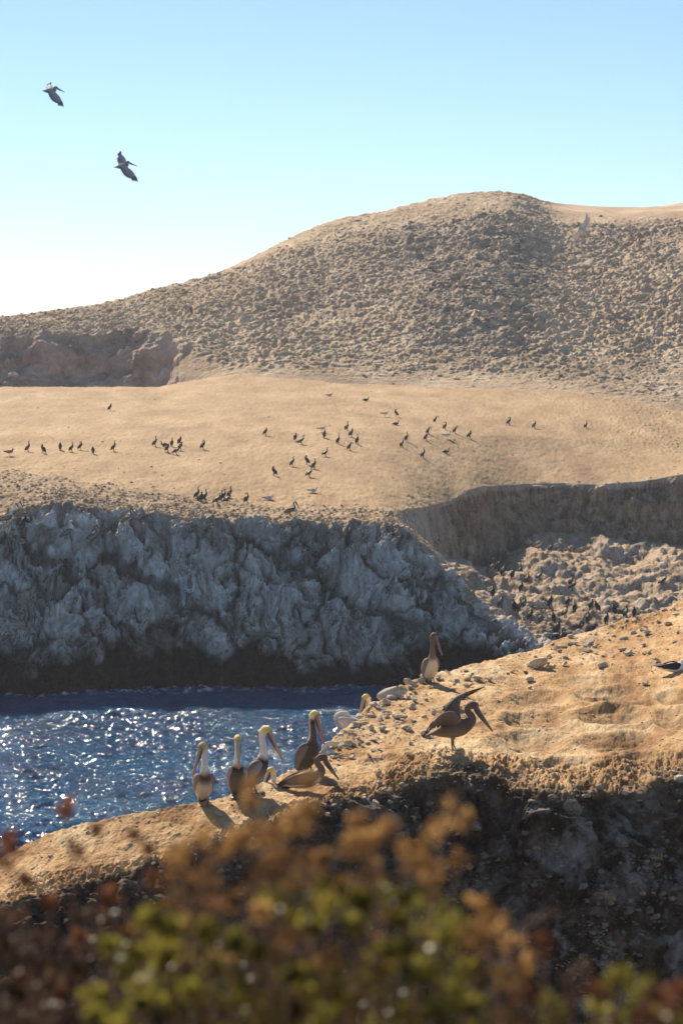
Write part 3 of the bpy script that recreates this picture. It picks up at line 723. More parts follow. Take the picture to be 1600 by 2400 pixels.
def membrane(mb, lead, trail, th, clead, ctrail, n=5, m=8):
    """a spread wing between its leading and trailing edge, with thickness"""
    Lp, Tp = catmull(lead, n), catmull(trail, n); k = len(Lp)
    g = np.array([[Lp[i] + (Tp[i] - Lp[i]) * (j / m) for j in range(m + 1)] for i in range(k)])
    cl, ct = np.array(clead), np.array(ctrail)
    nn = np.cross(np.gradient(g, axis=0), np.gradient(g, axis=1)); nn /= np.linalg.norm(nn, axis=-1, keepdims=True) + 1e-9
    prof = np.array([math.sin(math.pi * min(j / m * 1.3 + .12, 1) ** .6) * .8 + .25 for j in range(m + 1)])
    camber = np.array([math.sin(math.pi * j / m) for j in range(m + 1)]) * .035
    g = g + nn * camber[None, :, None]
    for sgn in (1,):
        top_, bot = g + nn * th * prof[None, :, None], g - nn * th * prof[None, :, None]
    V = np.concatenate([top_.reshape(-1, 3), bot.reshape(-1, 3)]); w_ = m + 1; o = k * w_
    Cc = np.array([cl + (ct - cl) * (j / m) for i in range(k) for j in range(w_)]); Cc = np.concatenate([Cc, Cc * .9])
    Fi = []
    for i in range(k - 1):
        for j in range(m):
            a = i * w_ + j; Fi += [(a, a + 1, a + w_ + 1, a + w_), (o + a, o + a + w_, o + a + w_ + 1, o + a + 1)]
    for i in range(k - 1):
        a = i * w_; Fi += [(a, a + w_, o + a + w_, o + a), (a + m, o + a + m, o + a + w_ + m, a + w_ + m)]
    for j in range(m):
        Fi += [(j, o + j, o + j + 1, j + 1)]; a = (k - 1) * w_ + j; Fi += [(a, a + 1, o + a + 1, o + a)]
    mb.add(V, Fi, Cc)

PAL = dict(
    adult=dict(head=(.80, .66, .22), crown=(.85, .78, .50), neck=(.80, .76, .68), hind=(.78, .74, .66), front=(.80, .78, .74), base=(.10, .07, .05), body=(.19, .165, .165), belly=(.14, .11, .10), wing=(.33, .32, .35), wing2=(.74, .70, .68), tip=(.07, .06, .06), bill=(.50, .40, .28), billtip=(.78, .22, .06), pouch=(.16, .06, .04)),
    dark=dict(head=(.80, .70, .28), crown=(.85, .80, .55), neck=(.62, .56, .48), hind=(.62, .56, .48), front=(.12, .085, .065), base=(.08, .065, .055), body=(.11, .09, .08), belly=(.085, .07, .062), wing=(.20, .175, .16), wing2=(.45, .38, .32), tip=(.06, .05, .05), bill=(.42, .22, .15), billtip=(.72, .14, .05), pouch=(.07, .04, .035)),
    young=dict(head=(.16, .11, .08), crown=(.22, .15, .11), neck=(.17, .12, .09), hind=(.15, .10, .07), front=(.20, .15, .11), base=(.30, .23, .17), body=(.24, .17, .13), belly=(.72, .62, .48), wing=(.26, .19, .145), wing2=(.46, .36, .27), tip=(.07, .05, .045), bill=(.24, .19, .16), billtip=(.34, .24, .16), pouch=(.13, .10, .09)),
    dusky=dict(head=(.15, .105, .08), crown=(.20, .14, .10), neck=(.15, .105, .08), hind=(.13, .09, .065), front=(.17, .12, .09), base=(.15, .105, .08), body=(.15, .105, .08), belly=(.22, .16, .12), wing=(.22, .16, .125), wing2=(.40, .31, .24), tip=(.06, .045, .04), bill=(.20, .165, .145), billtip=(.25, .18, .13), pouch=(.11, .085, .075)),
    fly=dict(head=(.30, .24, .20), crown=(.30, .25, .20), neck=(.45, .38, .34), hind=(.3, .25, .2), front=(.50, .42, .38), base=(.22, .19, .2), body=(.42, .38, .40), belly=(.38, .35, .40), wing=(.58, .54, .58), wing2=(.6, .56, .56), tip=(.22, .20, .23), bill=(.12, .12, .13), billtip=(.15, .12, .11), pouch=(.12, .11, .12)),
    pale=dict(head=(.8, .68, .28), crown=(.8, .72, .42), neck=(.7, .65, .6), hind=(.7, .65, .6), front=(.75, .7, .68), base=(.5, .45, .42), body=(.6, .56, .54), belly=(.7, .66, .64), wing=(.80, .76, .74), wing2=(.8, .76, .74), tip=(.74, .70, .67), bill=(.3, .26, .24), billtip=(.3, .2, .15), pouch=(.2, .16, .15)),
    speck=dict(head=(.55, .47, .20), crown=(.62, .55, .36), neck=(.70, .66, .58), hind=(.66, .62, .55), front=(.74, .71, .66), base=(.16, .11, .085), body=(.24, .18, .14), belly=(.58, .50, .40), wing=(.27, .21, .165), wing2=(.44, .36, .28), tip=(.07, .055, .05), bill=(.36, .30, .25), billtip=(.62, .24, .10), pouch=(.10, .06, .05)),
)
def rotz(p, a):
    c, s_ = math.cos(a), math.sin(a); p = np.asarray(p, float)
    return np.stack([p[..., 0] * c - p[..., 1] * s_, p[..., 0] * s_ + p[..., 1] * c, p[..., 2]], -1)
NECKS = dict(
    up=[(.0, .0), (.035, .07), (.02, .15), (-.02, .23), (-.03, .31), (-.005, .37), (.045, .405), (.095, .395), (.13, .37)],
    tall=[(.0, .0), (.02, .08), (.015, .17), (.0, .26), (-.005, .35), (.01, .42), (.05, .455), (.10, .445), (.13, .425)],
    low=[(.0, .0), (.04, .04), (.03, .10), (-.01, .15), (-.03, .20), (-.005, .245), (.04, .27), (.09, .265), (.125, .24)],
    fly=[(.0, .0), (.03, .015), (.01, .05), (-.03, .07), (-.04, .10), (-.01, .125), (.04, .135), (.09, .125), (.13, .105)],
    tuck=[(.0, .0), (.02, .04), (-.02, .08), (-.08, .10), (-.13, .10), (-.16, .09), (-.19, .075), (-.22, .055), (-.24, .04)],
)
def pelican(name, pal, pitch=40, neck='up', neck_yaw=0.0, head_yaw=0.0, bill_down=62, hip=.17, legs=True, wings='folded', feet_dx=0.0, wing_shape=None, tail_open=False):
    """local frame: looks along +x, z up; empty at the feet. parts: body, bill (> pouch), wing, eye, foot"""
    c = PAL[pal]; root = empty(name)
    th = R(pitch); ax = np.array([math.cos(th), 0, math.sin(th)]); upv = np.array([-math.sin(th), 0, math.cos(th)])
    cen = np.array([0.0, 0, hip + .13 * math.cos(th) + .05])
    bod = [(-.46, -.01, .018, .006, 'tip'), (-.40, 0, .05, .014, 'tip'), (-.33, .005, .065, .035, 'wing'), (-.24, .0, .095, .075, 'body'), (-.12, 0, .128, .118, 'body'), (0, 0, .142, .140, 'body'), (.11, .0, .130, .135, 'body'), (.19, .01, .098, .105, 'base')]
    pts = [cen + ax * s_ + upv * u for s_, u, *_ in bod]; rad = [(a, b) for _, _, a, b, _ in bod]
    cols = [c[q] for *_, q in bod]; bel = [c['tip'], c['tip'], c['belly'], c['belly'], c['belly'], c['belly'], c['belly'], c['base'] if pal != 'young' else c['belly']]
    nb = cen + ax * .245 + upv * .035
    nk = NECKS[neck]; nr = [(.082, .088), (.060, .068), (.049, .056), (.043, .049), (.044, .050), (.050, .056), (.060, .062), (.054, .056), (.034, .038)]
    nc = ['base', 'neck', 'neck', 'neck', 'neck', 'crown', 'head', 'head', 'bill']; nf = ['base', 'front', 'front', 'front', 'front', 'crown', 'head', 'head', 'pouch']
    yaws = np.linspace(0, 1, 9) * 0 + neck_yaw; hb = np.array([nk[5][0], 0, nk[5][1]])
    for k, (dx, dz) in enumerate(nk):
        p = np.array([dx, 0, dz])
        if k > 5: p = hb + rotz(p - hb, head_yaw)
        pts.append(nb + rotz(p, yaws[k])); rad.append(nr[k]); cols.append(c[nc[k]]); bel.append(c[nf[k]])
    # hindneck stripe of the dark birds is on the back side
    mb = MB(); loft(mb, pts, rad, cols, 4, 16, bel)
    hd = pts[-2]; yaw = neck_yaw + head_yaw
    hv = rotz(np.array([1.0, 0, 0]), yaw)
    # small ragged crest at the nape
    nape = pts[-4]
    for q in range(3): blade(mb, nape + np.array([0, 0, .01 * q]), nape - hv * (.085 + .008 * q) + np.array([0, 0, .012 * q - .01]), .010, .006, c['crown'], rotz((0, 1, 0), yaw))
    if legs:
        for sgn in (-1, 1):
            f = np.array([feet_dx + .015 * sgn, .065 * sgn, 0])
            h_ = cen + np.array([-.02, .06 * sgn, -.09]); kn = np.array([(h_[0] + f[0]) / 2 - .015, .066 * sgn, hip * .55])
            cc = (.13, .10, .08)
            loft(mb, [h_, (h_ * .45 + kn * .55), kn, f + np.array([-.005, 0, .02]), f], [(.04, .045), (.020, .022), (.012, .013), (.010, .011), (.013, .012)], [c['belly'], c['belly'], cc, cc, cc], 2, 8)
    body = link('body', mb.mesh('pelican_body', M_PEL), root)
    if legs:
        for sgn in (-1, 1):
            f = np.array([feet_dx + .015 * sgn, .065 * sgn, 0]); fm = MB(); cc = (.16, .13, .11)
            tip = [f + rotz((.13 * math.cos(a), .13 * math.sin(a), .006), 0) for a in (-.5, 0, .5)] + [f + np.array([-.05, -.02 * sgn, .006])]
            V = [f + np.array([0, 0, .016])] + tip + [f + np.array([0, 0, -.004])] + [t - np.array([0, 0, .006]) for t in tip]
            fm.add(V, [(0, 1, 2), (0, 2, 3), (0, 3, 4), (0, 4, 1), (5, 7, 6), (5, 8, 7), (5, 9, 8), (5, 6, 9), (1, 6, 7, 2), (2, 7, 8, 3), (3, 8, 9, 4), (4, 9, 6, 1)], cc)
            for t in tip: blade(fm, f + np.array([0, 0, .008]), t, .007, .006, cc, (0, 1, 0))
            link('foot', fm.mesh('foot', M_BILL), root)
    # bill
    bd = R(bill_down); bv = hv * math.cos(bd) + np.array([0, 0, -math.sin(bd)])
    b0 = pts[-2] + (pts[-1] - pts[-2]) * .55; sid = rotz((0, 1, 0), yaw)
    LB = .45 if pal != 'young' else .40
    mb = MB(); bp = [b0 + bv * LB * t for t in (0, .15, .5, .85, .97, 1.0)]; bp[-1] = bp[-1] + np.cross(sid, bv) * -.008
    loft(mb, bp, [(.033, .028), (.028, .022), (.022, .015), (.020, .013), (.017, .014), (.005, .008)], [c['bill'], c['bill'], c['bill'], tuple(.5 * (a + b) for a, b in zip(c['bill'], c['billtip'])), c['billtip'], c['billtip']], 3, 10, side=sid)
    bill = link('bill', mb.mesh('bill', M_BILL), root)
    mb = MB(); dn = np.cross(sid, bv); dn = dn if dn[2] < 0 or abs(bv[2]) > .95 else -dn
    dn = -(hv * math.sin(bd) + np.array([0, 0, math.cos(bd)]))
    pp = [b0 + bv * LB * t + dn * o for t, o in ((-.02, .020), (.15, .027), (.4, .024), (.7, .014), (.95, .006))]
    loft(mb, pp, [(.032, .032), (.033, .042), (.028, .034), (.019, .020), (.010, .008)], [c['pouch'], c['pouch'], c['pouch'], c['billtip'], c['billtip']], 3, 10, side=sid)
    link('pouch', mb.mesh('pouch', M_BILL), bill)
    for sgn in (-1, 1):
        e = MB(); V = IV2 * .0085 + (hd + sid * .048 * sgn + np.array([0, 0, .008])); e.add(V, IF2, (.02, .015, .01)); link('eye', e.mesh('eye', M_EYE), root)
    if wings == 'folded':
        for sgn in (-1, 1):
            mb = MB()
            prof = [(.215, .02, .075, .020, .045), (.16, .03, .118, .035, .080), (.05, .035, .133, .036, .098), (-.10, .05, .122, .032, .090), (-.23, .05, .088, .026, .070), (-.34, .045, .045, .018, .042), (-.43, .03, .018, .010, .018)]
            P_ = [cen + ax * s_ + upv * u + np.array([0, y_ * sgn, 0]) for s_, u, y_, *_ in prof]
            loft(mb, P_, [(a, b) for *_, a, b in prof], [c['wing'], c['wing'], c['wing'], c['wing'], c['wing'], c['tip'], c['tip']], 4, 14, [c['body']] * 5 + [c['tip']] * 2)
            # long scapulars and coverts: pale slim feathers laid over the wing
            for q in range(9):
                s0 = .14 - .055 * (q % 5) + random.uniform(-.01, .01); yy = (.165 - .02 * abs(q % 5 - 1)) * sgn; u0 = .09 - .035 * (q // 3)
                a_ = cen + ax * s0 + upv * u0 + np.array([0, yy * .93, 0]); b_ = cen + ax * (s0 - .19) + upv * (u0 + .002) + np.array([0, yy * .70, 0])
                cc = c['wing2'] if q % 2 else tuple(.5 * (a + b) for a, b in zip(c['wing'], c['wing2']))
                blade(mb, a_, b_, .013, .007, cc, upv)
            for q in range(4):
                a_ = cen + ax * (-.20 - .02 * q) + upv * (.03 - .03 * q) + np.array([0, (.085 - .008 * q) * sgn, 0]); blade(mb, a_, cen + ax * (-.47 + .025 * q) + upv * (.035 - .02 * q) + np.array([0, .02 * sgn, 0]), .016, .006, c['tip'], upv)
            link('wing', mb.mesh('wing', M_PEL), root)
    else:
        for sgn in (-1, 1):
            mb = MB(); sh = cen + ax * .13 + upv * .08 + np.array([0, .09 * sgn, 0]); rp = cen + ax * -.12 + upv * .08 + np.array([0, .08 * sgn, 0])
            ld, tr, fing = wing_shape[sgn]
            ld = [sh] + [sh + np.array(v) for v in ld]; tr = [rp] + [rp + np.array(v) for v in tr]
            membrane(mb, ld, tr, .009, c['wing'], c['tip'])
            a_, b_ = ld[-1], tr[-1]; nf_ = 6
            for q in range(nf_):
                t = q / (nf_ - 1); st = a_ + (b_ - a_) * t * .9; dv = np.array(fing[0]) * (1 - t) + np.array(fing[1]) * t
                blade(mb, st - dv * .35, st + dv * (1 - .25 * t), .026, .005, c['tip'], np.cross(dv, (b_ - a_)) * 0 + (b_ - a_))
            for q in range(10):                  # secondaries
                t = q / 9; kx = catmull(tr, 6); st = kx[int(t * (len(kx) - 1))]; kl = catmull(ld, 6); dv = st - kl[int(t * (len(kl) - 1))]; dv /= np.linalg.norm(dv)
                blade(mb, st - dv * .06, st + dv * .045, .026, .004, c['tip'], kx[min(int(t * (len(kx) - 1)) + 1, len(kx) - 1)] - kx[max(int(t * (len(kx) - 1)) - 1, 0)])
            link('wing', mb.mesh('wing', M_PEL), root)
    return root
def place(o, p, facing, scale=1.0, dz=0.0, label=None, cat=None, group=None, tilt=None):
    """facing: degrees, 0 = to the right in the photograph, 90 = away, -90 = towards the camera"""
    o.location = (float(p[0]), float(p[1]), float(p[2]) + dz); o.rotation_euler = tilt if tilt else (0, 0, R(facing))
    o.scale = (scale,) * 3; tag(o, label, cat, group); return o
GP = 'pelicans resting on the ochre point'
def hero(x, y, facing, scale, label, dz=-.005, dY=0.0, **kw):
    p, n = LK3.q(x, y); p = p + np.array([p[0] / p[1] * dY, dY, -dY * .12]); return place(pelican('pelican', **kw), p, facing, scale, dz, label, 'pelican', GP)
hero(478, 1884, -80, 1.0, 'speckled pelican facing the camera, bill resting to the left, leftmost on the point', pal='speck', pitch=48, neck='tall', neck_yaw=-.15, head_yaw=-.62, bill_down=64)
hero(556, 1866, -82, 1.0, 'yellow headed pelican with its bill straight down, half hidden behind the grey one', pal='adult', pitch=55, neck='tall', bill_down=76)
hero(597, 1856, -12, 1.06, 'grey backed pelican with curved white neck and pale yellow crown, red tipped bill pointing right', pal='adult', pitch=50, neck='tall', head_yaw=-.25, bill_down=62)
hero(648, 1852, -110, .95, 'pelican hidden behind the ridge so that only its yellow head and red bill show', dz=-.58, dY=.6, pal='adult', pitch=45, neck='tall', neck_yaw=-.3, head_yaw=-.2, bill_down=62)
hero(722, 1813, -55, 1.08, 'dark pelican standing upright with yellow head and dark hindneck, above the sitting one', pal='dark', pitch=55, neck='tall', head_yaw=.15, bill_down=70)
hero(715, 1852, 3, 1.0, 'brown headed pelican sitting on the ground with its bill slanting down to the right', dz=-.16, pal='young', pitch=14, neck='low', head_yaw=-.15, bill_down=58, legs=False)
hero(772, 1775, -160, .85, 'pale pelican preening behind the upright dark one, only its back showing', dz=-.28, dY=.5, pal='pale', pitch=60, neck='tuck', bill_down=20, legs=False)
hero(822, 1705, 165, 1.0, 'pale pelican asleep at the rim with its yellow head tucked on its back', dz=-.28, dY=.8, pal='pale', pitch=12, neck='tuck', head_yaw=2.9, bill_down=10, legs=False)
hero(872, 1652, -125, 1.15, 'pelican behind the rim with only its yellow crown and long red bill in view', dz=-.95, dY=1.3, pal='adult', pitch=50, neck='tall', head_yaw=-.1, bill_down=66)
hero(1008, 1598, -72, 1.02, 'brown necked pelican with cream belly standing on the rim and facing the camera', pal='young', pitch=58, neck='tall', head_yaw=.35, bill_down=62)
ws_open = {-1: ([(-.10, -.12, .17), (-.27, -.24, .17), (-.46, -.32, .0)], [(.0, -.10, .02), (-.15, -.18, .02), (-.29, -.26, -.08)], ((-.11, .0, -.17), (-.05, .0, -.11))),
           1: ([(-.03, .10, .20), (.02, .20, .35), (.14, .28, .41)], [(-.01, .08, .12), (-.01, .18, .26), (.13, .28, .35)], ((.22, .05, .07), (.20, .05, .02)))}
hero(1062, 1756, -4, 1.16, 'dark brown pelican balancing on the slope with both wings half open', pal='dusky', pitch=14, neck='low', head_yaw=-.2, bill_down=56, wings='open', wing_shape=ws_open, hip=.15)
P_ = bpy.data.objects
# flying pelicans
def ws_fly(up, down):
    return {1: up, -1: down}
fl_far = ([(.0, .25, .14), (-.06, .52, .26), (-.12, .74, .32)], [(-.04, .22, .08), (-.10, .48, .18), (-.02, .70, .26)], ((.02, .12, .16), (-.12, .10, .08)))
fl_far2 = ([(.08, .20, .20), (.0, .42, .40), (-.14, .58, .56)], [(-.06, .18, .14), (-.10, .38, .34), (-.02, .54, .50)], ((-.02, .10, .20), (-.12, .06, .12)))
fl_near = ([(.16, -.14, -.18), (.40, -.26, -.44), (.52, -.36, -.72)], [(.06, -.14, -.28), (.24, -.26, -.58), (.56, -.34, -.76)], ((.07, -.06, -.24), (-.04, -.04, -.15)))
fl_dn = ([(.05, -.25, -.14), (.0, -.45, -.30), (-.05, -.60, -.45)], [(-.02, -.24, -.16), (-.08, -.42, -.34), (-.14, -.56, -.50)], ((-.02, -.1, -.16), (-.08, -.08, -.12)))
fl_up = ([(.05, .12, .28), (.10, .20, .56), (.16, .26, .80)], [(-.05, .12, .22), (-.02, .18, .50), (.06, .24, .76)], ((.08, .04, .20), (.0, .04, .16)))
def flier(x, y, Y, facing, nosedn, nr_, far, sc, label, pal='fly'):
    o = pelican('pelican', pal, pitch=4, neck='fly', bill_down=28, legs=False, wings='open', hip=-.15, wing_shape={1: far, -1: nr_})
    m = Matrix.Rotation(R(facing), 4, 'Z') @ Matrix.Rotation(R(nosedn), 4, 'Y')
    o.matrix_world = Matrix.Translation(Vector(at(x, y, Y))) @ m @ Matrix.Scale(sc, 4); tag(o, label, 'pelican', 'pelicans in flight'); return o
flier(118, 214, 125, 6, 2, fl_near, fl_far, 1.0, 'upper of the two pelicans gliding in the open sky')
flier(287, 391, 120, 4, -4, fl_near, fl_far2, 1.0, 'lower of the two pelicans gliding in the open sky, wings held wide')
flier(1362, 542, 200, 215, -30, fl_up, fl_dn, 1.35, 'pelican flying in front of the hillside with its pale wings upright', 'pale')
# pelicans on the far cliffs
GF = 'pelicans on the far cliffs'
def far_pel(x, y, facing, scale, label, lk=None, dz=0.0, **kw):
    p, n = (lk or LK1).q(x, y); p = p + np.array([0, -.30, .04])
    return place(pelican('pelican', **kw), p, facing, scale, dz, label, 'pelican', GF)
far_pel(681, 1208, -8, 1.02, 'grey pelican standing at the plateau rim, in the middle of the far cliff top', pal='dark', pitch=20, neck='up', bill_down=60)
far_pel(300, 1232, 5, 1.0, 'brown pelican with its neck stretched up on the cliff below the left cormorants', pal='young', pitch=30, neck='tall', bill_down=55)
far_pel(157, 1262, 15, 1.15, 'white necked pelican looking right on the left cliff slope', pal='adult', pitch=32, neck='up', head_yaw=.3, bill_down=60)
far_pel(218, 1268, 20, 1.0, 'small brown pelican right of the white necked one on the cliff slope', pal='young', pitch=34, neck='up', bill_down=45)
far_pel(18, 1228, 10, 1.15, 'pale headed pelican at the left edge, lowest of the three together', pal='adult', pitch=20, neck='up', head_yaw=2.8, bill_down=70)
far_pel(30, 1216, 20, 1.05, 'middle pelican of the three together at the left edge', pal='adult', pitch=20, neck='tall', head_yaw=.2, bill_down=70)
far_pel(38, 1210, 15, 1.0, 'rearmost pelican of the three together at the left edge', pal='speck', pitch=20, neck='tall', bill_down=70)
far_pel(52, 1277, 175, 1.05, 'brown pelican lying flat with its head down on the left cliff ledge', pal='young', pitch=8, neck='low', bill_down=50, legs=False, dz=-.15)
far_pel(1258, 1286, 8, 1.1, 'brown pelican with raised neck, leftmost of those on the sunny terrace', pal='young', pitch=28, neck='tall', bill_down=40)
far_pel(1304, 1290, 14, 1.1, 'white headed pelican in the middle of the row on the sunny terrace', pal='adult', pitch=26, neck='low', bill_down=60)
far_pel(1326, 1294, 10, .9, 'pelican lying down with a yellow head, right of the white headed one', pal='adult', pitch=10, neck='fly', bill_down=60, legs=False, dz=-.14)
far_pel(1336, 1288, 60, .9, 'brown necked pelican sitting between the two yellow headed ones', pal='young', pitch=30, neck='low', bill_down=50, legs=False, dz=-.1)
far_pel(1353, 1296, 8, 1.0, 'yellow headed pelican lying down, second from the right on the terrace', pal='adult', pitch=10, neck='fly', bill_down=50, legs=False, dz=-.14)
far_pel(1371, 1290, 5, .95, 'rightmost pelican of the row lying on the sunny terrace', pal='speck', pitch=10, neck='fly', bill_down=50, legs=False, dz=-.14)
far_pel(1150, 1343, 25, 1.1, 'brown pelican with its back to the sun above the cove, beside a dark cormorant', pal='young', pitch=42, neck='up', bill_down=50)
far_pel(1254, 1434, 175, 1.0, 'brown pelican crouching flat among the cormorants in the cove', pal='young', pitch=6, neck='fly', bill_down=50, legs=False, dz=-.14)
far_pel(450, 733, -100, 1.25, 'lone pelican standing on the hillside slope at the left', lk=LK2, pal='adult', pitch=60, neck='tall', bill_down=70)

# cormorants
K = (.022, .019, .019); K2 = (.035, .028, .024)
def corm(pose, col_=K, col2=K2):
    mb = MB()
    tail = [(-.20, 0, .03), (-.17, 0, .08)]
    if pose in ('sit',):
        pts = [(-.36, 0, .08), (-.26, 0, .10), (-.12, 0, .13), (.04, 0, .13), (.14, 0, .15), (.19, 0, .22), (.19, 0, .30), (.22, 0, .35), (.27, 0, .355), (.30, 0, .35)]
        rad = [(.03, .01), (.05, .02), (.10, .09), (.11, .10), (.08, .08), (.04, .045), (.028, .03), (.028, .03), (.022, .022), (.01, .01)]
        bill = ((.29, 0, .35), (.37, 0, .345)); legs = False
    elif pose == 'hunch':
        pts = [(-.26, 0, .05), (-.20, 0, .12), (-.12, 0, .22), (-.03, 0, .34), (.03, 0, .45), (.04, 0, .52), (.03, 0, .56), (.05, 0, .59), (.09, 0, .58), (.12, 0, .57)]
        rad = [(.03, .01), (.05, .025), (.10, .09), (.12, .11), (.10, .10), (.06, .06), (.04, .045), (.036, .036), (.025, .025), (.01, .01)]
        bill = ((.11, 0, .57), (.19, 0, .54)); legs = True
    elif pose == 'preen':
        pts = [(-.26, 0, .05), (-.20, 0, .12), (-.11, 0, .22), (-.02, 0, .34), (.05, 0, .44), (.08, 0, .54), (.05, .03, .62), (-.02, .06, .62), (-.06, .08, .56), (-.065, .09, .50)]
        rad = [(.03, .01), (.05, .025), (.10, .09), (.12, .11), (.09, .09), (.045, .045), (.03, .032), (.03, .03), (.028, .028), (.012, .012)]
        bill = ((-.064, .088, .51), (-.05, .08, .43)); legs = True
    elif pose == 'frontpreen':
        pts = [(-.22, 0, .05), (-.17, 0, .12), (-.10, 0, .22), (-.03, 0, .36), (.02, 0, .47), (.06, 0, .56), (.13, 0, .60), (.19, 0, .57), (.20, 0, .50), (.19, 0, .46)]
        rad = [(.03, .01), (.05, .025), (.10, .09), (.11, .10), (.08, .08), (.042, .042), (.03, .03), (.03, .03), (.028, .028), (.012, .012)]
        bill = ((.19, 0, .47), (.15, 0, .40)); legs = True
    elif pose == 'lean':
        pts = [(-.36, 0, .10), (-.28, 0, .15), (-.15, 0, .22), (.0, 0, .30), (.11, 0, .37), (.17, 0, .45), (.17, 0, .54), (.18, 0, .62), (.23, 0, .645), (.26, 0, .64)]
        rad = [(.03, .01), (.05, .025), (.10, .08), (.12, .10), (.085, .08), (.042, .045), (.028, .03), (.028, .03), (.024, .024), (.01, .01)]
        bill = ((.25, 0, .64), (.33, 0, .65)); legs = True
    else:
        pts = [(-.25, 0, .05), (-.20, 0, .12), (-.12, 0, .22), (-.03, 0, .34), (.04, 0, .45), (.06, 0, .54), (.035, 0, .62), (.03, 0, .69), (.07, 0, .725), (.11, 0, .72)]
        rad = [(.03, .01), (.05, .025), (.095, .085), (.115, .105), (.085, .085), (.045, .045), (.028, .03), (.028, .03), (.026, .026), (.011, .011)]
        bill = ((.10, 0, .72), (.18, 0, .735)); legs = True
    loft(mb, pts, rad, [col_] * 10, 3, 10, [col2] * 10)
    loft(mb, [bill[0], tuple(.5 * (a + b) for a, b in zip(*bill)), bill[1]], [(.013, .013), (.008, .008), (.003, .003)], [(.05, .045, .04)] * 3, 2, 6)
    if legs:
        for sg in (-1, 1):
            loft(mb, [(-.04, .05 * sg, .20), (-.01, .055 * sg, .10), (0, .055 * sg, .0)], [(.04, .04), (.018, .018), (.012, .012)], [col_] * 3, 2, 6)
            V = [(-.02, .055 * sg, .012), (.09, .02 * sg, .006), (.11, .06 * sg, .006), (.08, .10 * sg, .006), (-.02, .055 * sg, -.01)]
            mb.add(np.array(V), [(0, 1, 2), (0, 2, 3), (4, 2, 1), (4, 3, 2), (0, 4, 1), (0, 3, 4)], col_)
    wp_ = dict(sit=[(.10, .16), (.0, .17), (-.16, .15), (-.32, .11)], lean=[(.08, .37), (-.02, .33), (-.16, .26), (-.32, .16)]).get(pose, [(.04, .44), (-.04, .36), (-.14, .25), (-.23, .12)])
    if pose != 'spread':
        for sg in (-1, 1):
            loft(mb, [(a, .085 * sg * (1 - .2 * (k == 0) - .55 * (k == 3)), b) for k, (a, b) in enumerate(wp_)], [(.02, .035), (.035, .08), (.03, .07), (.008, .02)], [col2] * 4, 3, 10, [col_] * 4)
    else:
        for sg in (-1, 1):
            membrane(mb, [(.05, .06 * sg, .46), (.07, .28 * sg, .50), (.04, .52 * sg, .44)], [(-.08, .06 * sg, .30), (-.08, .28 * sg, .28), (-.03, .50 * sg, .26)], .012, col_, col2)
            for q in range(5):
                blade(mb, (.03 - .02 * q, .50 * sg, .43 - .04 * q), (.0 - .02 * q, (.62 - .03 * q) * sg, .40 - .06 * q), .022, .006, col_, (0, 0, 1))
    return mb.mesh('cormorant_' + pose, M_COR)
CM = {p: corm(p) for p in ('up', 'hunch', 'preen', 'frontpreen', 'lean', 'sit', 'spread')}
CM['brown'] = corm('hunch', (.10, .065, .045), (.14, .09, .06))
def cormorant(x, y, pose, facing, label, group, scale=1.0, lk=None):
    p, n = (lk or LK1).q(x, y); o = link('cormorant', CM[pose])
    if group != G1_: p = p + np.array([0, -.45, .10])
    sc = scale * random.uniform(.95, 1.05)
    place(o, p, facing + random.uniform(-12, 12), sc, -.005 if pose != 'sit' else -.03, label, 'cormorant', group)
G1_ = 'cormorants standing on the plateau'; G2_ = 'cormorants in the cove'; G3_ = 'cormorants on the cliff'
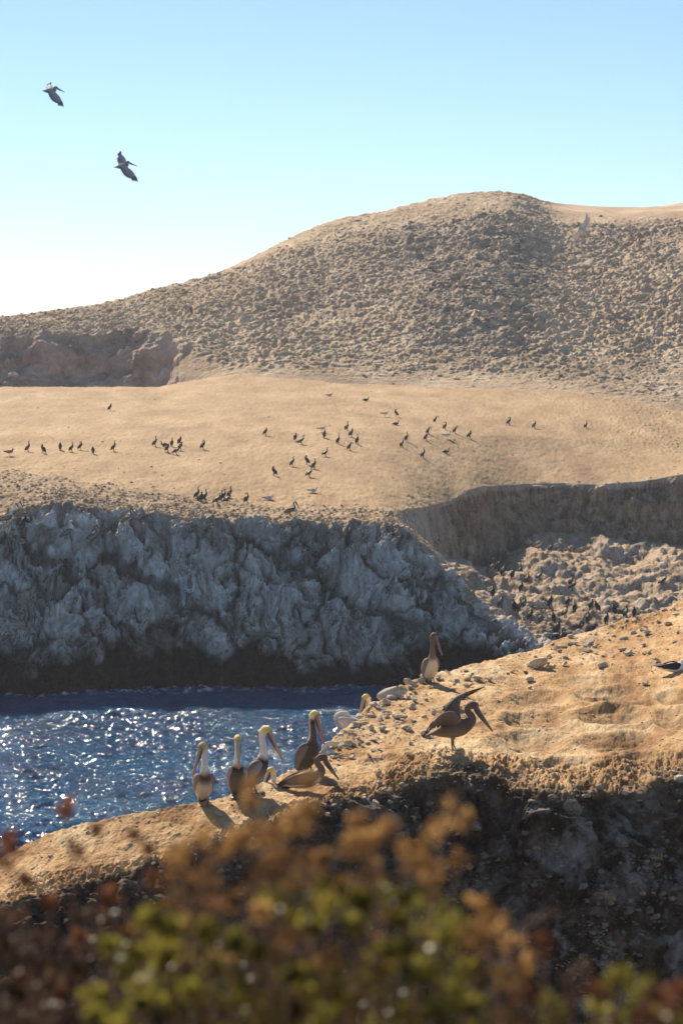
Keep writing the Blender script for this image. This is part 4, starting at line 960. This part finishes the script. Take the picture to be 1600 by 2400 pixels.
for r in [
 (67, 1057, 'up', 20, 'leftmost upright black cormorant on the plateau, right of the brown gull'),
 (100, 1061, 'preen', 160, 'broad black cormorant preening with curled neck, second from the left on the plateau'),
 (142, 1054, 'hunch', -80, 'thickset hunched black cormorant, third from the left on the plateau'),
 (170, 1057, 'up', 10, 'slim upright black cormorant, fourth from the left on the plateau'),
 (188, 1053, 'preen', 0, 'round backed preening cormorant just right of a slim upright one'),
 (219, 1063, 'hunch', -100, 'short narrow cormorant standing a little nearer than its left row'),
 (268, 1056, 'up', 5, 'tall slim cormorant at the right end of the left row on the plateau'),
 (258, 961, 'hunch', 20, 'solitary cormorant far back on the bare left of the plateau'),
 (364, 1045, 'up', 15, 'upright cormorant at the left of the cluster of seven'),
 (385, 1043, 'sit', 170, 'cormorant bent flat behind the cluster of seven, its back level'),
 (402, 1046, 'up', -60, 'upright cormorant in the middle back of the cluster of seven'),
 (423, 1040, 'hunch', 60, 'cormorant at the back right of the cluster of seven'),
 (392, 1058, 'hunch', -20, 'hunched cormorant at the front left of the cluster of seven'),
 (412, 1064, 'lean', 20, 'nearest cormorant of the cluster of seven, leaning forward'),
 (423, 1054, 'hunch', 0, 'cormorant at the front right of the cluster of seven'),
 (477, 1051, 'preen', 20, 'preening cormorant standing alone right of the cluster of seven'),
 (462, 1167, 'up', 25, 'leftmost cormorant of the crowd near the cliff rim'),
 (472, 1174, 'hunch', 30, 'hunched cormorant in front of the two at the left of the rim crowd'),
 (482, 1172, 'up', 20, 'upright cormorant third from the left in the rim crowd'),
 (508, 1179, 'lean', 30, 'nearest cormorant in the middle of the rim crowd'),
 (519, 1174, 'up', 30, 'cormorant in the tight middle of the rim crowd, looking right'),
 (526, 1170, 'up', 10, 'tall cormorant in the back of the rim crowd with raised neck'),
 (531, 1178, 'lean', 40, 'bulky cormorant in front at the right of the rim crowd'),
 (539, 1166, 'up', -20, 'rearmost upright cormorant at the right end of the rim crowd'),
 (578, 1177, 'preen', 40, 'single small cormorant just right of the rim crowd'),
 (858, 938, 'sit', 0, 'black cormorant lying down farthest back near the foot of the hill'),
 (929, 976, 'preen', 170, 'preening cormorant with looped neck beside the rear gull'),
 (927, 994, 'sit', 10, 'cormorant lying down in front of the looped neck one'),
 (1021, 989, 'frontpreen', 0, 'cormorant bowing its head to the right, rearmost of the right cluster'),
 (1045, 1006, 'preen', 30, 'cormorant bending its neck back, upper right of the right cluster'),
 (1005, 1016, 'frontpreen', 10, 'cormorant with head bent down at the left of the right cluster'),
 (1068, 1015, 'frontpreen', 0, 'cormorant bowing its head, right of the gull in the right cluster'),
 (1000, 1030, 'frontpreen', 20, 'lower cormorant of the two with bent heads at the left of the right cluster'),
 (1101, 1025, 'hunch', 30, 'hunched cormorant at the right end of the right cluster'),
 (953, 1032, 'up', 40, 'rear cormorant of the pair left of the right cluster'),
 (943, 1047, 'up', 30, 'front cormorant of the pair left of the right cluster'),
 (993, 1071, 'up', 30, 'slim cormorant alone in front of the right cluster, beside one lying down'),
 (1046, 1060, 'sit', 10, 'black cormorant lying flat, nearest of the right cluster'),
 (622, 1019, 'hunch', 20, 'cormorant alone at the left of the middle flock'),
 (691, 1032, 'hunch', 70, 'tallest dark cormorant of the close pair in the middle flock'),
 (705, 1039, 'lean', 30, 'shorter cormorant at the right of the close pair in the middle flock'),
 (761, 1026, 'up', -80, 'cormorant just below the gull in the middle flock'),
 (814, 1007, 'up', 30, 'rearmost cormorant of the middle flock'),
 (825, 1022, 'hunch', 30, 'cormorant second from the back in the middle flock'),
 (837, 1039, 'up', -70, 'cormorant with raised neck at the right of the middle flock'),
 (794, 1039, 'up', -50, 'slim cormorant in the centre of the middle flock'),
 (822, 1054, 'frontpreen', 0, 'cormorant with lowered head at the lower right of the middle flock'),
 (764, 1068, 'lean', 30, 'leaning cormorant alone in front of the middle flock'),
 (686, 1091, 'up', 20, 'slim upright cormorant at the left of the front four'),
 (718, 1087, 'preen', 170, 'cormorant preening its shoulder behind the front pair'),
 (736, 1098, 'up', -30, 'upright cormorant behind the nearest one of the front four'),
 (724, 1116, 'lean', 40, 'nearest cormorant of the front four, leaning right'),
 (641, 1114, 'preen', 150, 'cormorant with its head curled left, alone left of the front four'),
 (1193, 994, 'preen', 10, 'first of the three far right cormorants on the plateau, preening'),
 (1254, 1003, 'hunch', 40, 'middle one of the three far right cormorants on the plateau'),
 (1374, 1002, 'up', 30, 'last of the three far right cormorants, near the lumpy slope'),
]: cormorant(*r, G1_)
for r in [
 (1166, 1338, 'up', 20, 'dark cormorant rising behind the brown pelican above the cove'),
 (1178, 1353, 'hunch', 50, 'first cormorant right of the brown pelican above the cove'),
 (1201, 1359, 'hunch', 60, 'second cormorant right of the brown pelican above the cove'),
 (1218, 1353, 'up', 60, 'upright cormorant behind the row right of the brown pelican'),
 (1237, 1371, 'up', 40, 'tall cormorant at the right end of the row above the cove'),
 (1263, 1363, 'lean', 30, 'cormorant leaning right on the rocks beside the row above the cove'),
 (1220, 1390, 'hunch', 50, 'cormorant alone below the upper row in the cove'),
 (1153, 1405, 'up', 70, 'cormorant farthest left on the rocky nose of the cliff'),
 (1173, 1425, 'hunch', 40, 'cormorant second from the left on the rocky nose'),
 (1202, 1435, 'preen', 100, 'broad preening cormorant low on the rocky nose'),
 (1216, 1433, 'up', 60, 'slim cormorant between the broad preening one and the brown one'),
 (1290, 1423, 'hunch', 50, 'cormorant on the dark ledge above the crouching pelican'),
 (1338, 1376, 'up', 30, 'upper cormorant of the close pair left of the white gull in the cove'),
 (1340, 1388, 'lean', 20, 'lower cormorant of the close pair left of the white gull in the cove'),
 (1327, 1424, 'hunch', 60, 'cormorant at the top left of the trio in the middle of the cove'),
 (1343, 1438, 'up', 70, 'upright cormorant at the right of the trio in the middle of the cove'),
 (1323, 1447, 'lean', 50, 'leaning cormorant at the bottom of the trio in the middle of the cove'),
 (1244, 1458, 'hunch', 50, 'cormorant on the pale sunny edge below the crouching pelican'),
 (1294, 1462, 'hunch', 100, 'broad cormorant right of the brown one on the pale edge'),
 (1307, 1487, 'hunch', 60, 'upper of the two lowest cormorants on the pale edge'),
 (1313, 1507, 'spread', 70, 'lowest cormorant on the pale edge just above the ochre rim'),
 (1384, 1434, 'hunch', 60, 'left one of two touching cormorants in the right of the cove'),
 (1395, 1438, 'hunch', 140, 'right one of two touching cormorants in the right of the cove'),
 (1377, 1466, 'up', 60, 'cormorant below the two touching ones in the cove'),
 (1419, 1463, 'hunch', 60, 'cormorant standing lower right of the two touching ones'),
 (1436, 1440, 'hunch', 100, 'cormorant in the dark hollow at the right of the cove'),
 (1467, 1450, 'up', 50, 'second cormorant from the right low in the cove'),
 (1481, 1448, 'hunch', 90, 'rightmost low cormorant, half behind the ochre rim'),
 (1553, 1375, 'lean', 30, 'cormorant alone high on the rocks at the right edge'),
]: cormorant(*r, G2_, scale=1.2)
cormorant(1228, 1427, 'brown', 60, 'brown young cormorant beside the slim black one on the rocky nose', G2_, 1.05)
cormorant(1267, 1465, 'brown', 60, 'brown young cormorant on the pale sunny edge', G2_, 1.1)
cormorant(1288, 1294, 'hunch', 30, 'dark cormorant squeezed between the pelicans on the sunny terrace', G2_, 1.0)
for r in [
 (60, 1241, 'spread', 40, 'dark cormorant with loose wings below the three left pelicans'),
 (14, 1279, 'up', 40, 'cormorant low at the left edge of the cliff'),
 (321, 1341, 'up', 70, 'dark cormorant alone halfway down the shaded cliff'),
 (1450, 707, 'up', 80, 'dark cormorant alone on the right of the hillside', ),
 (638, 735, 'sit', 150, 'dark cormorant sitting in the middle of the hillside'),
]: cormorant(*r, G3_, scale=1.15, lk=LK2 if r[1] < 800 else LK1)

# gulls
def gull_mesh(pose, back=(.30, .31, .33), white=(.82, .81, .79), tip=(.03, .03, .03), head=None):
    mb = MB(); h0 = .0 if pose == 'sit' else .12; head = head or white
    tucked = pose == 'sit'
    pts = [(-.30, 0, h0 + .10), (-.22, 0, h0 + .10), (-.10, 0, h0 + .10), (.04, 0, h0 + .10), (.13, 0, h0 + .13), (.16, 0, h0 + .19), (.17, 0, h0 + .24), (.21, 0, h0 + .255), (.245, 0, h0 + .245)]
    rad = [(.03, .008), (.045, .025), (.085, .07), (.095, .085), (.07, .075), (.045, .05), (.038, .042), (.038, .04), (.014, .016)]
    loft(mb, pts, rad, [white] * 4 + [head] * 5, 3, 12, [white] * 9)
    loft(mb, [(.235, 0, h0 + .245), (.27, 0, h0 + .24), (.30, 0, h0 + .232)], [(.012, .014), (.009, .012), (.003, .005)], [(.75, .52, .08)] * 3, 2, 8)
    for sg in (-1, 1):
        loft(mb, [(.11, .06 * sg, h0 + .14), (.03, .085 * sg, h0 + .145), (-.12, .07 * sg, h0 + .14), (-.26, .03 * sg, h0 + .135), (-.38, .0, h0 + .14)], [(.02, .03), (.03, .055), (.028, .045), (.018, .022), (.004, .006)], [back, back, back, tip, tip], 3, 10, [back, back, white, tip, tip])
        if pose != 'sit': 
            loft(mb, [(0, .035 * sg, h0 + .05), (0, .035 * sg, h0 - .05), (.0, .035 * sg, 0)], [(.02, .02), (.008, .008), (.007, .007)], [white, (.6, .4, .3), (.6, .4, .3)], 2, 6)
            mb.add(np.array([(-.01, .035 * sg, .01), (.06, .01 * sg, .004), (.06, .06 * sg, .004), (-.01, .035 * sg, -.006)]), [(0, 1, 2), (3, 2, 1), (0, 3, 1), (0, 2, 3)], (.6, .4, .3))
    return mb
GM = {p: gull_mesh(p).mesh('gull_' + p, M_GULL) for p in ('stand', 'sit')}
GM['brown'] = gull_mesh('stand', (.20, .13, .09), (.30, .21, .15), (.06, .04, .03)).mesh('gull_brown', M_GULL)
GG = 'gulls among the cormorants'
for (x, y, m_, f, sc, lb) in [
 (23, 1066, 'brown', 15, 1.3, 'brown young gull standing at the left edge of the plateau'),
 (774, 928, 'sit', 10, 1.2, 'grey gull sitting farthest back on the plateau'),
 (903, 976, 'stand', 10, 1.25, 'white gull standing left of the cormorant with the looped neck'),
 (753, 1011, 'stand', 8, 1.25, 'white gull standing behind a cormorant in the middle flock'),
 (1048, 1026, 'stand', 15, 1.3, 'white gull standing inside the right cluster of cormorants'),
 (735, 1153, 'sit', 5, 1.25, 'gull sitting in the bare front of the plateau'),
 (629, 1170, 'sit', 10, 1.35, 'gull sitting near the rim, left of the grey pelican'),
 (1371, 1370, 'stand', 160, 1.2, 'white gull on the cove rocks right of the close pair of cormorants'),
 (446, 1391, 'sit', 20, 1.2, 'white gull on a ledge low in the shaded cliff'),
]:
    p, n = LK1.q(x, y); o = link('gull', GM[m_]); place(o, p + (np.array([0, -.1, .03]) if y > 1200 else 0), f, sc, -.005, lb, 'gull', GG)
p, n = LK2.q(1532, 795); place(link('gull', GM['sit']), p + np.array([0, -.1, .1]), 30, 1.3, 0, 'white gull sitting low on the right of the hillside', 'gull', GG)
# black-backed gull close by, with parts
p, n = LK3.q(1578, 1574)
bg_ = empty('gull'); place(bg_, p, 4, 1.25, -.01, 'black backed gull with white head lying on the ochre ground at the right edge', 'gull')
mb = MB(); wh = (.82, .80, .80)
loft(mb, [(-.27, 0, .085), (-.2, 0, .085), (-.08, 0, .09), (.05, 0, .09), (.13, 0, .11), (.155, 0, .15), (.15, 0, .185), (.175, 0, .205), (.205, 0, .20)], [(.03, .008), (.05, .03), (.09, .075), (.10, .085), (.08, .08), (.055, .055), (.045, .045), (.042, .042), (.015, .018)], [wh] * 9, 4, 16)
link('body', mb.mesh('gull_body', M_GULL), bg_)
mb = MB(); loft(mb, [(.195, 0, .20), (.235, 0, .195), (.27, 0, .183)], [(.012, .015), (.010, .013), (.003, .005)], [(.75, .5, .08)] * 3, 2, 10); link('bill', mb.mesh('gull_bill', M_BILL), bg_)
for sg in (-1, 1):
    mb = MB(); dk = (.035, .033, .035)
    loft(mb, [(.09, .06 * sg, .13), (.02, .095 * sg, .125), (-.10, .085 * sg, .12), (-.20, .05 * sg, .115), (-.33, .01 * sg, .12)], [(.02, .035), (.028, .062), (.026, .050), (.018, .026), (.004, .006)], [dk] * 5, 4, 12)
    for q in range(4): blade(mb, (-.15, .07 * sg, .14 - .02 * q), (-.36 + .03 * q, .012 * sg, .125 - .008 * q), .012, .005, dk if q % 2 else (.5, .48, .46), (0, 0, 1))
    link('wing', mb.mesh('gull_wing', M_GULL), bg_)
    e = MB(); e.add(IV2 * .006 + np.array([.185, .036 * sg, .212]), IF2, (.02, .02, .02)); link('eye', e.mesh('eye', M_EYE), bg_)

# ------------------------------------------------------------------ shrubs just in front of the camera
LEAF_G = m_leaf('green_leaf', (.035, .034, .010), (.28, .245, .045), .55, .45)
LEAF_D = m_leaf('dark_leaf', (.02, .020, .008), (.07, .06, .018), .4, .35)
LEAF_R = m_leaf('maroon_leaf', (.035, .024, .018), (.11, .070, .048), .45, .45)
HEAD_O = m_leaf('orange_seed_head', (.20, .10, .035), (.55, .34, .14), .5, .9)
HEAD_R = m_leaf('rusty_seed_head', (.13, .05, .03), (.26, .11, .055), .45, .8)
LEAF_B = m_leaf('dry_brown_leaf', (.10, .05, .022), (.24, .125, .05), .45, .7)
STEM = m_plain('woody_stem', (.20, .12, .075), .7, .2)
def leaves(name, centers, radii, counts, size, mat, parent, r, round_=False):
    P, Q = [], []
    for c, rd, n in zip(centers, radii, counts):
        v = r.normal(size=(n, 3)); v /= np.linalg.norm(v, axis=1)[:, None]; v *= (r.random(n) ** .4)[:, None] * rd
        P.append(c + v * np.array([1, 1, .85]))
    P = np.concatenate(P); n = len(P)
    a = r.normal(size=(n, 3)) + np.array([0, 0, .5]); a /= np.linalg.norm(a, axis=1)[:, None]
    b = np.cross(a, r.normal(size=(n, 3))); b /= np.linalg.norm(b, axis=1)[:, None]; nn = np.cross(a, b)
    s_ = size * (.6 + .8 * r.random(n))[:, None]; wd = .42 if not round_ else .8
    V = np.stack([P, P + a * s_ * .45 + b * s_ * wd * .5 + nn * s_ * .06, P + a * s_, P + a * s_ * .45 - b * s_ * wd * .5 + nn * s_ * .06], 1)
    return link(name, mesh_np(name, V.reshape(-1, 3), np.arange(4 * n).reshape(-1, 4), mat, True), parent)
def stems(parent, base, tips, r, th=.0020):
    mb = MB()
    for t in (tips if len(tips) < 70 else tips[::3]):
        t = np.array(t); m1 = base + (t - base) * .35 + r.normal(size=3) * .03 * np.array([1, 1, .3]); m2 = base + (t - base) * .72 + r.normal(size=3) * .02
        b0_ = base + r.normal(size=3) * np.array([.03, .03, 0])
        loft(mb, [b0_, m1, m2, t], [(th * 2, th * 2), (th * 1.5,) * 2, (th * 1.1,) * 2, (th * .7,) * 2], [(.2, .12, .08)] * 4, 3, 5)
    return link('stem', mb.mesh('stem', STEM), parent)
def gz(p): return 17.35 - .04 * p[1]
def shrub(label, cx, Y, leafspec, heads, headmat, seed, leafmat, leafsize=.013, headr=.014, headn=90):
    r = np.random.default_rng(seed); bpos = at(cx, 2300, Y); base = np.array([bpos[0], Y, 17.20])
    root = empty('shrub', base); tag(root, label, 'shrub')
    inv = -base
    cs, rs, ns = [], [], []
    for (x, y, rp, n, dY) in leafspec:
        c = at(x, y, Y + dY); cs.append(c + inv); rs.append(rp / F * (Y + dY)); ns.append(n)
    tips = list(cs)
    leaves('foliage', cs, rs, ns, leafsize, leafmat, root, r, True)['kind'] = 'stuff'
    for (x, y, rp) in heads:
        dY = r.uniform(-.12, .22); c = at(x, y, Y + dY) + inv; tips.append(c)
        cc = [c + r.normal(size=3) * rp / F * Y * .45 for _ in range(4)]
        leaves('seed_head', cc, [rp / F * Y * .6] * 4, [headn // 4] * 4, .0075, headmat, root, r, True)
    stems(root, np.array([0, 0, 0.]), tips, r)
    return root
rs_ = random.Random(11)
spec = []
for _ in range(170):
    x = rs_.uniform(215, 1120)
    topy = np.interp(x, [200, 300, 420, 520, 600, 700, 800, 900, 1000, 1080, 1130], [2230, 2110, 2140, 2170, 2100, 2050, 2060, 2050, 2060, 2110, 2240])
    y = rs_.uniform(topy + 20, 2560)
    spec.append((x, y, rs_.uniform(13, 36), 38, rs_.uniform(-.15, .35)))
hd = [(430, 1985, 34), (470, 1955, 30), (395, 2010, 24), (590, 1880, 26), (612, 1955, 34), (650, 1945, 30), (700, 1940, 34), (680, 1905, 26), (560, 1965, 24), (720, 1830, 20), (585, 1835, 18), (725, 1905, 22), (825, 1960, 34), (850, 2010, 36), (880, 1970, 28), (838, 1925, 26), (900, 1935, 26), (960, 1990, 34), (985, 2010, 28), (1035, 1925, 34), (1078, 1925, 26), (1020, 2030, 30), (1075, 2020, 22), (760, 2010, 22), (700, 2060, 28), (770, 2110, 30), (1010, 2060, 24),
      (1100, 2185, 36), (1145, 2190, 32), (1155, 2150, 24), (1120, 2125, 22), (1200, 2225, 30), (1230, 2260, 28), (1225, 2290, 26), (1170, 2290, 26), (640, 2000, 24), (540, 1990, 22), (450, 2160, 24), (610, 2140, 22), (680, 2200, 26), (520, 2240, 22), (760, 2250, 28), (900, 2240, 26)]
shrub('large green shrub with orange brown seed heads, out of focus in the bottom middle', 700, 2.7, spec, hd, HEAD_O, 1, LEAF_G)
spec = []
for _ in range(150):
    x = rs_.uniform(-120, 640); topy = np.interp(x, [-120, 0, 150, 300, 450, 640], [1990, 2080, 2130, 2130, 2110, 2150])
    y = rs_.uniform(topy + 20, 2560); spec.append((x, y, rs_.uniform(18, 46), 50, rs_.uniform(-.1, .5)))
hd = [(15, 1970, 22), (8, 2010, 26), (30, 1990, 18), (155, 1895, 16), (175, 1990, 20), (155, 1885, 12), (348, 1990, 16), (410, 2000, 18), (225, 1950, 14), (60, 2060, 22), (265, 2090, 24), (245, 2110, 18), (120, 2110, 22), (310, 1960, 12), (480, 2080, 22), (345, 2060, 16), (40, 2150, 24), (90, 2200, 24), (180, 2200, 20), (300, 2190, 18), (60, 2290, 22), (140, 2320, 20)]
shrub('dark maroon twiggy shrub with rusty heads, out of focus in the bottom left corner', 200, 3.2, spec, hd, HEAD_R, 2, LEAF_R, .012)
spec = []
for _ in range(42):
    x = rs_.uniform(380, 1230); topy = np.interp(x, [380, 450, 600, 900, 1050, 1100, 1230], [2030, 1990, 1970, 1980, 2010, 2180, 2300])
    spec.append((x, rs_.uniform(topy, topy + 170), rs_.uniform(22, 42), 22, rs_.uniform(-.1, .35)))
shrub('brown dried flower stalks standing out of the top of the green shrub, out of focus', 760, 2.75, spec, [], HEAD_O, 6, LEAF_B, .009)
spec = []
for (x, y) in [(1440, 2300), (1455, 2290), (1430, 2315), (1500, 2330), (1480, 2360), (1540, 2380), (1440, 2390), (1400, 2370), (1290, 2350), (1280, 2380), (1300, 2390), (1520, 2300), (1480, 2440), (1560, 2440), (1400, 2440), (1600, 2400), (1350, 2450)]:
    spec.append((x, y, 20, 22, rs_.uniform(-.1, .2)))
hd = [(1545, 2330, 32), (1580, 2320, 30), (1570, 2360, 28), (1390, 2330, 18), (1265, 2210, 16), (1510, 2385, 20), (1250, 2330, 22)]
shrub('small sparse shrub with red and green tips, out of focus in the bottom right corner', 1450, 2.5, spec, hd, HEAD_R, 3, LEAF_G)
spec = []
for _ in range(70):
    spec.append((rs_.uniform(330, 1180), rs_.uniform(2280, 2620), rs_.uniform(35, 60), 60, rs_.uniform(.1, .6)))
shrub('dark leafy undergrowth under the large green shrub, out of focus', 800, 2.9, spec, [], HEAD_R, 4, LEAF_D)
# bare twigs standing out at the right
tw = empty('dead_twig', at(1330, 2600, 2.6)); tag(tw, 'bare grey forked twig, out of focus, right of the large green shrub', 'twig')
mb = MB(); b0 = at(1330, 2600, 2.6)
for line in ([(1330, 2600), (1335, 2420), (1330, 2290)], [(1330, 2290), (1360, 2260), (1378, 2250)], [(1378, 2250), (1370, 2290), (1340, 2350)], [(1290, 2620), (1200, 2260), (1215, 2190), (1260, 2150), (1305, 2135)]):
    q = [at(x, y, 2.6) - b0 for x, y in line]; loft(mb, q, [(.0030 - .0003 * k,) * 2 for k in range(len(q))], [(.3, .2, .15)] * len(q), 4, 7)
link('branch', mb.mesh('branch', STEM), tw)

# ------------------------------------------------------------------ haze: one even box of sea air round everything
def box(name, a, b, mat):
    V = [(x, y, z) for x in (a[0], b[0]) for y in (a[1], b[1]) for z in (a[2], b[2])]
    return link(name, mesh_np(name, V, [(0, 1, 3, 2), (4, 6, 7, 5), (0, 4, 5, 1), (2, 3, 7, 6), (0, 2, 6, 4), (1, 5, 7, 3)], mat, False))
hm = bpy.data.materials.new('sea_air'); hm.use_nodes = True; ht = hm.node_tree
for n in list(ht.nodes): ht.nodes.remove(n)
vo = ht.nodes.new('ShaderNodeVolumePrincipled'); vo.inputs['Density'].default_value = .00020; vo.inputs['Color'].default_value = (.84, .88, 1.0, 1); vo.inputs['Anisotropy'].default_value = .3
ou = ht.nodes.new('ShaderNodeOutputMaterial'); ht.links.new(vo.outputs[0], ou.inputs['Volume'])
hz = box('haze', (-1250, -450, -9), (1250, 1750, 60), hm); hz['kind'] = 'stuff'
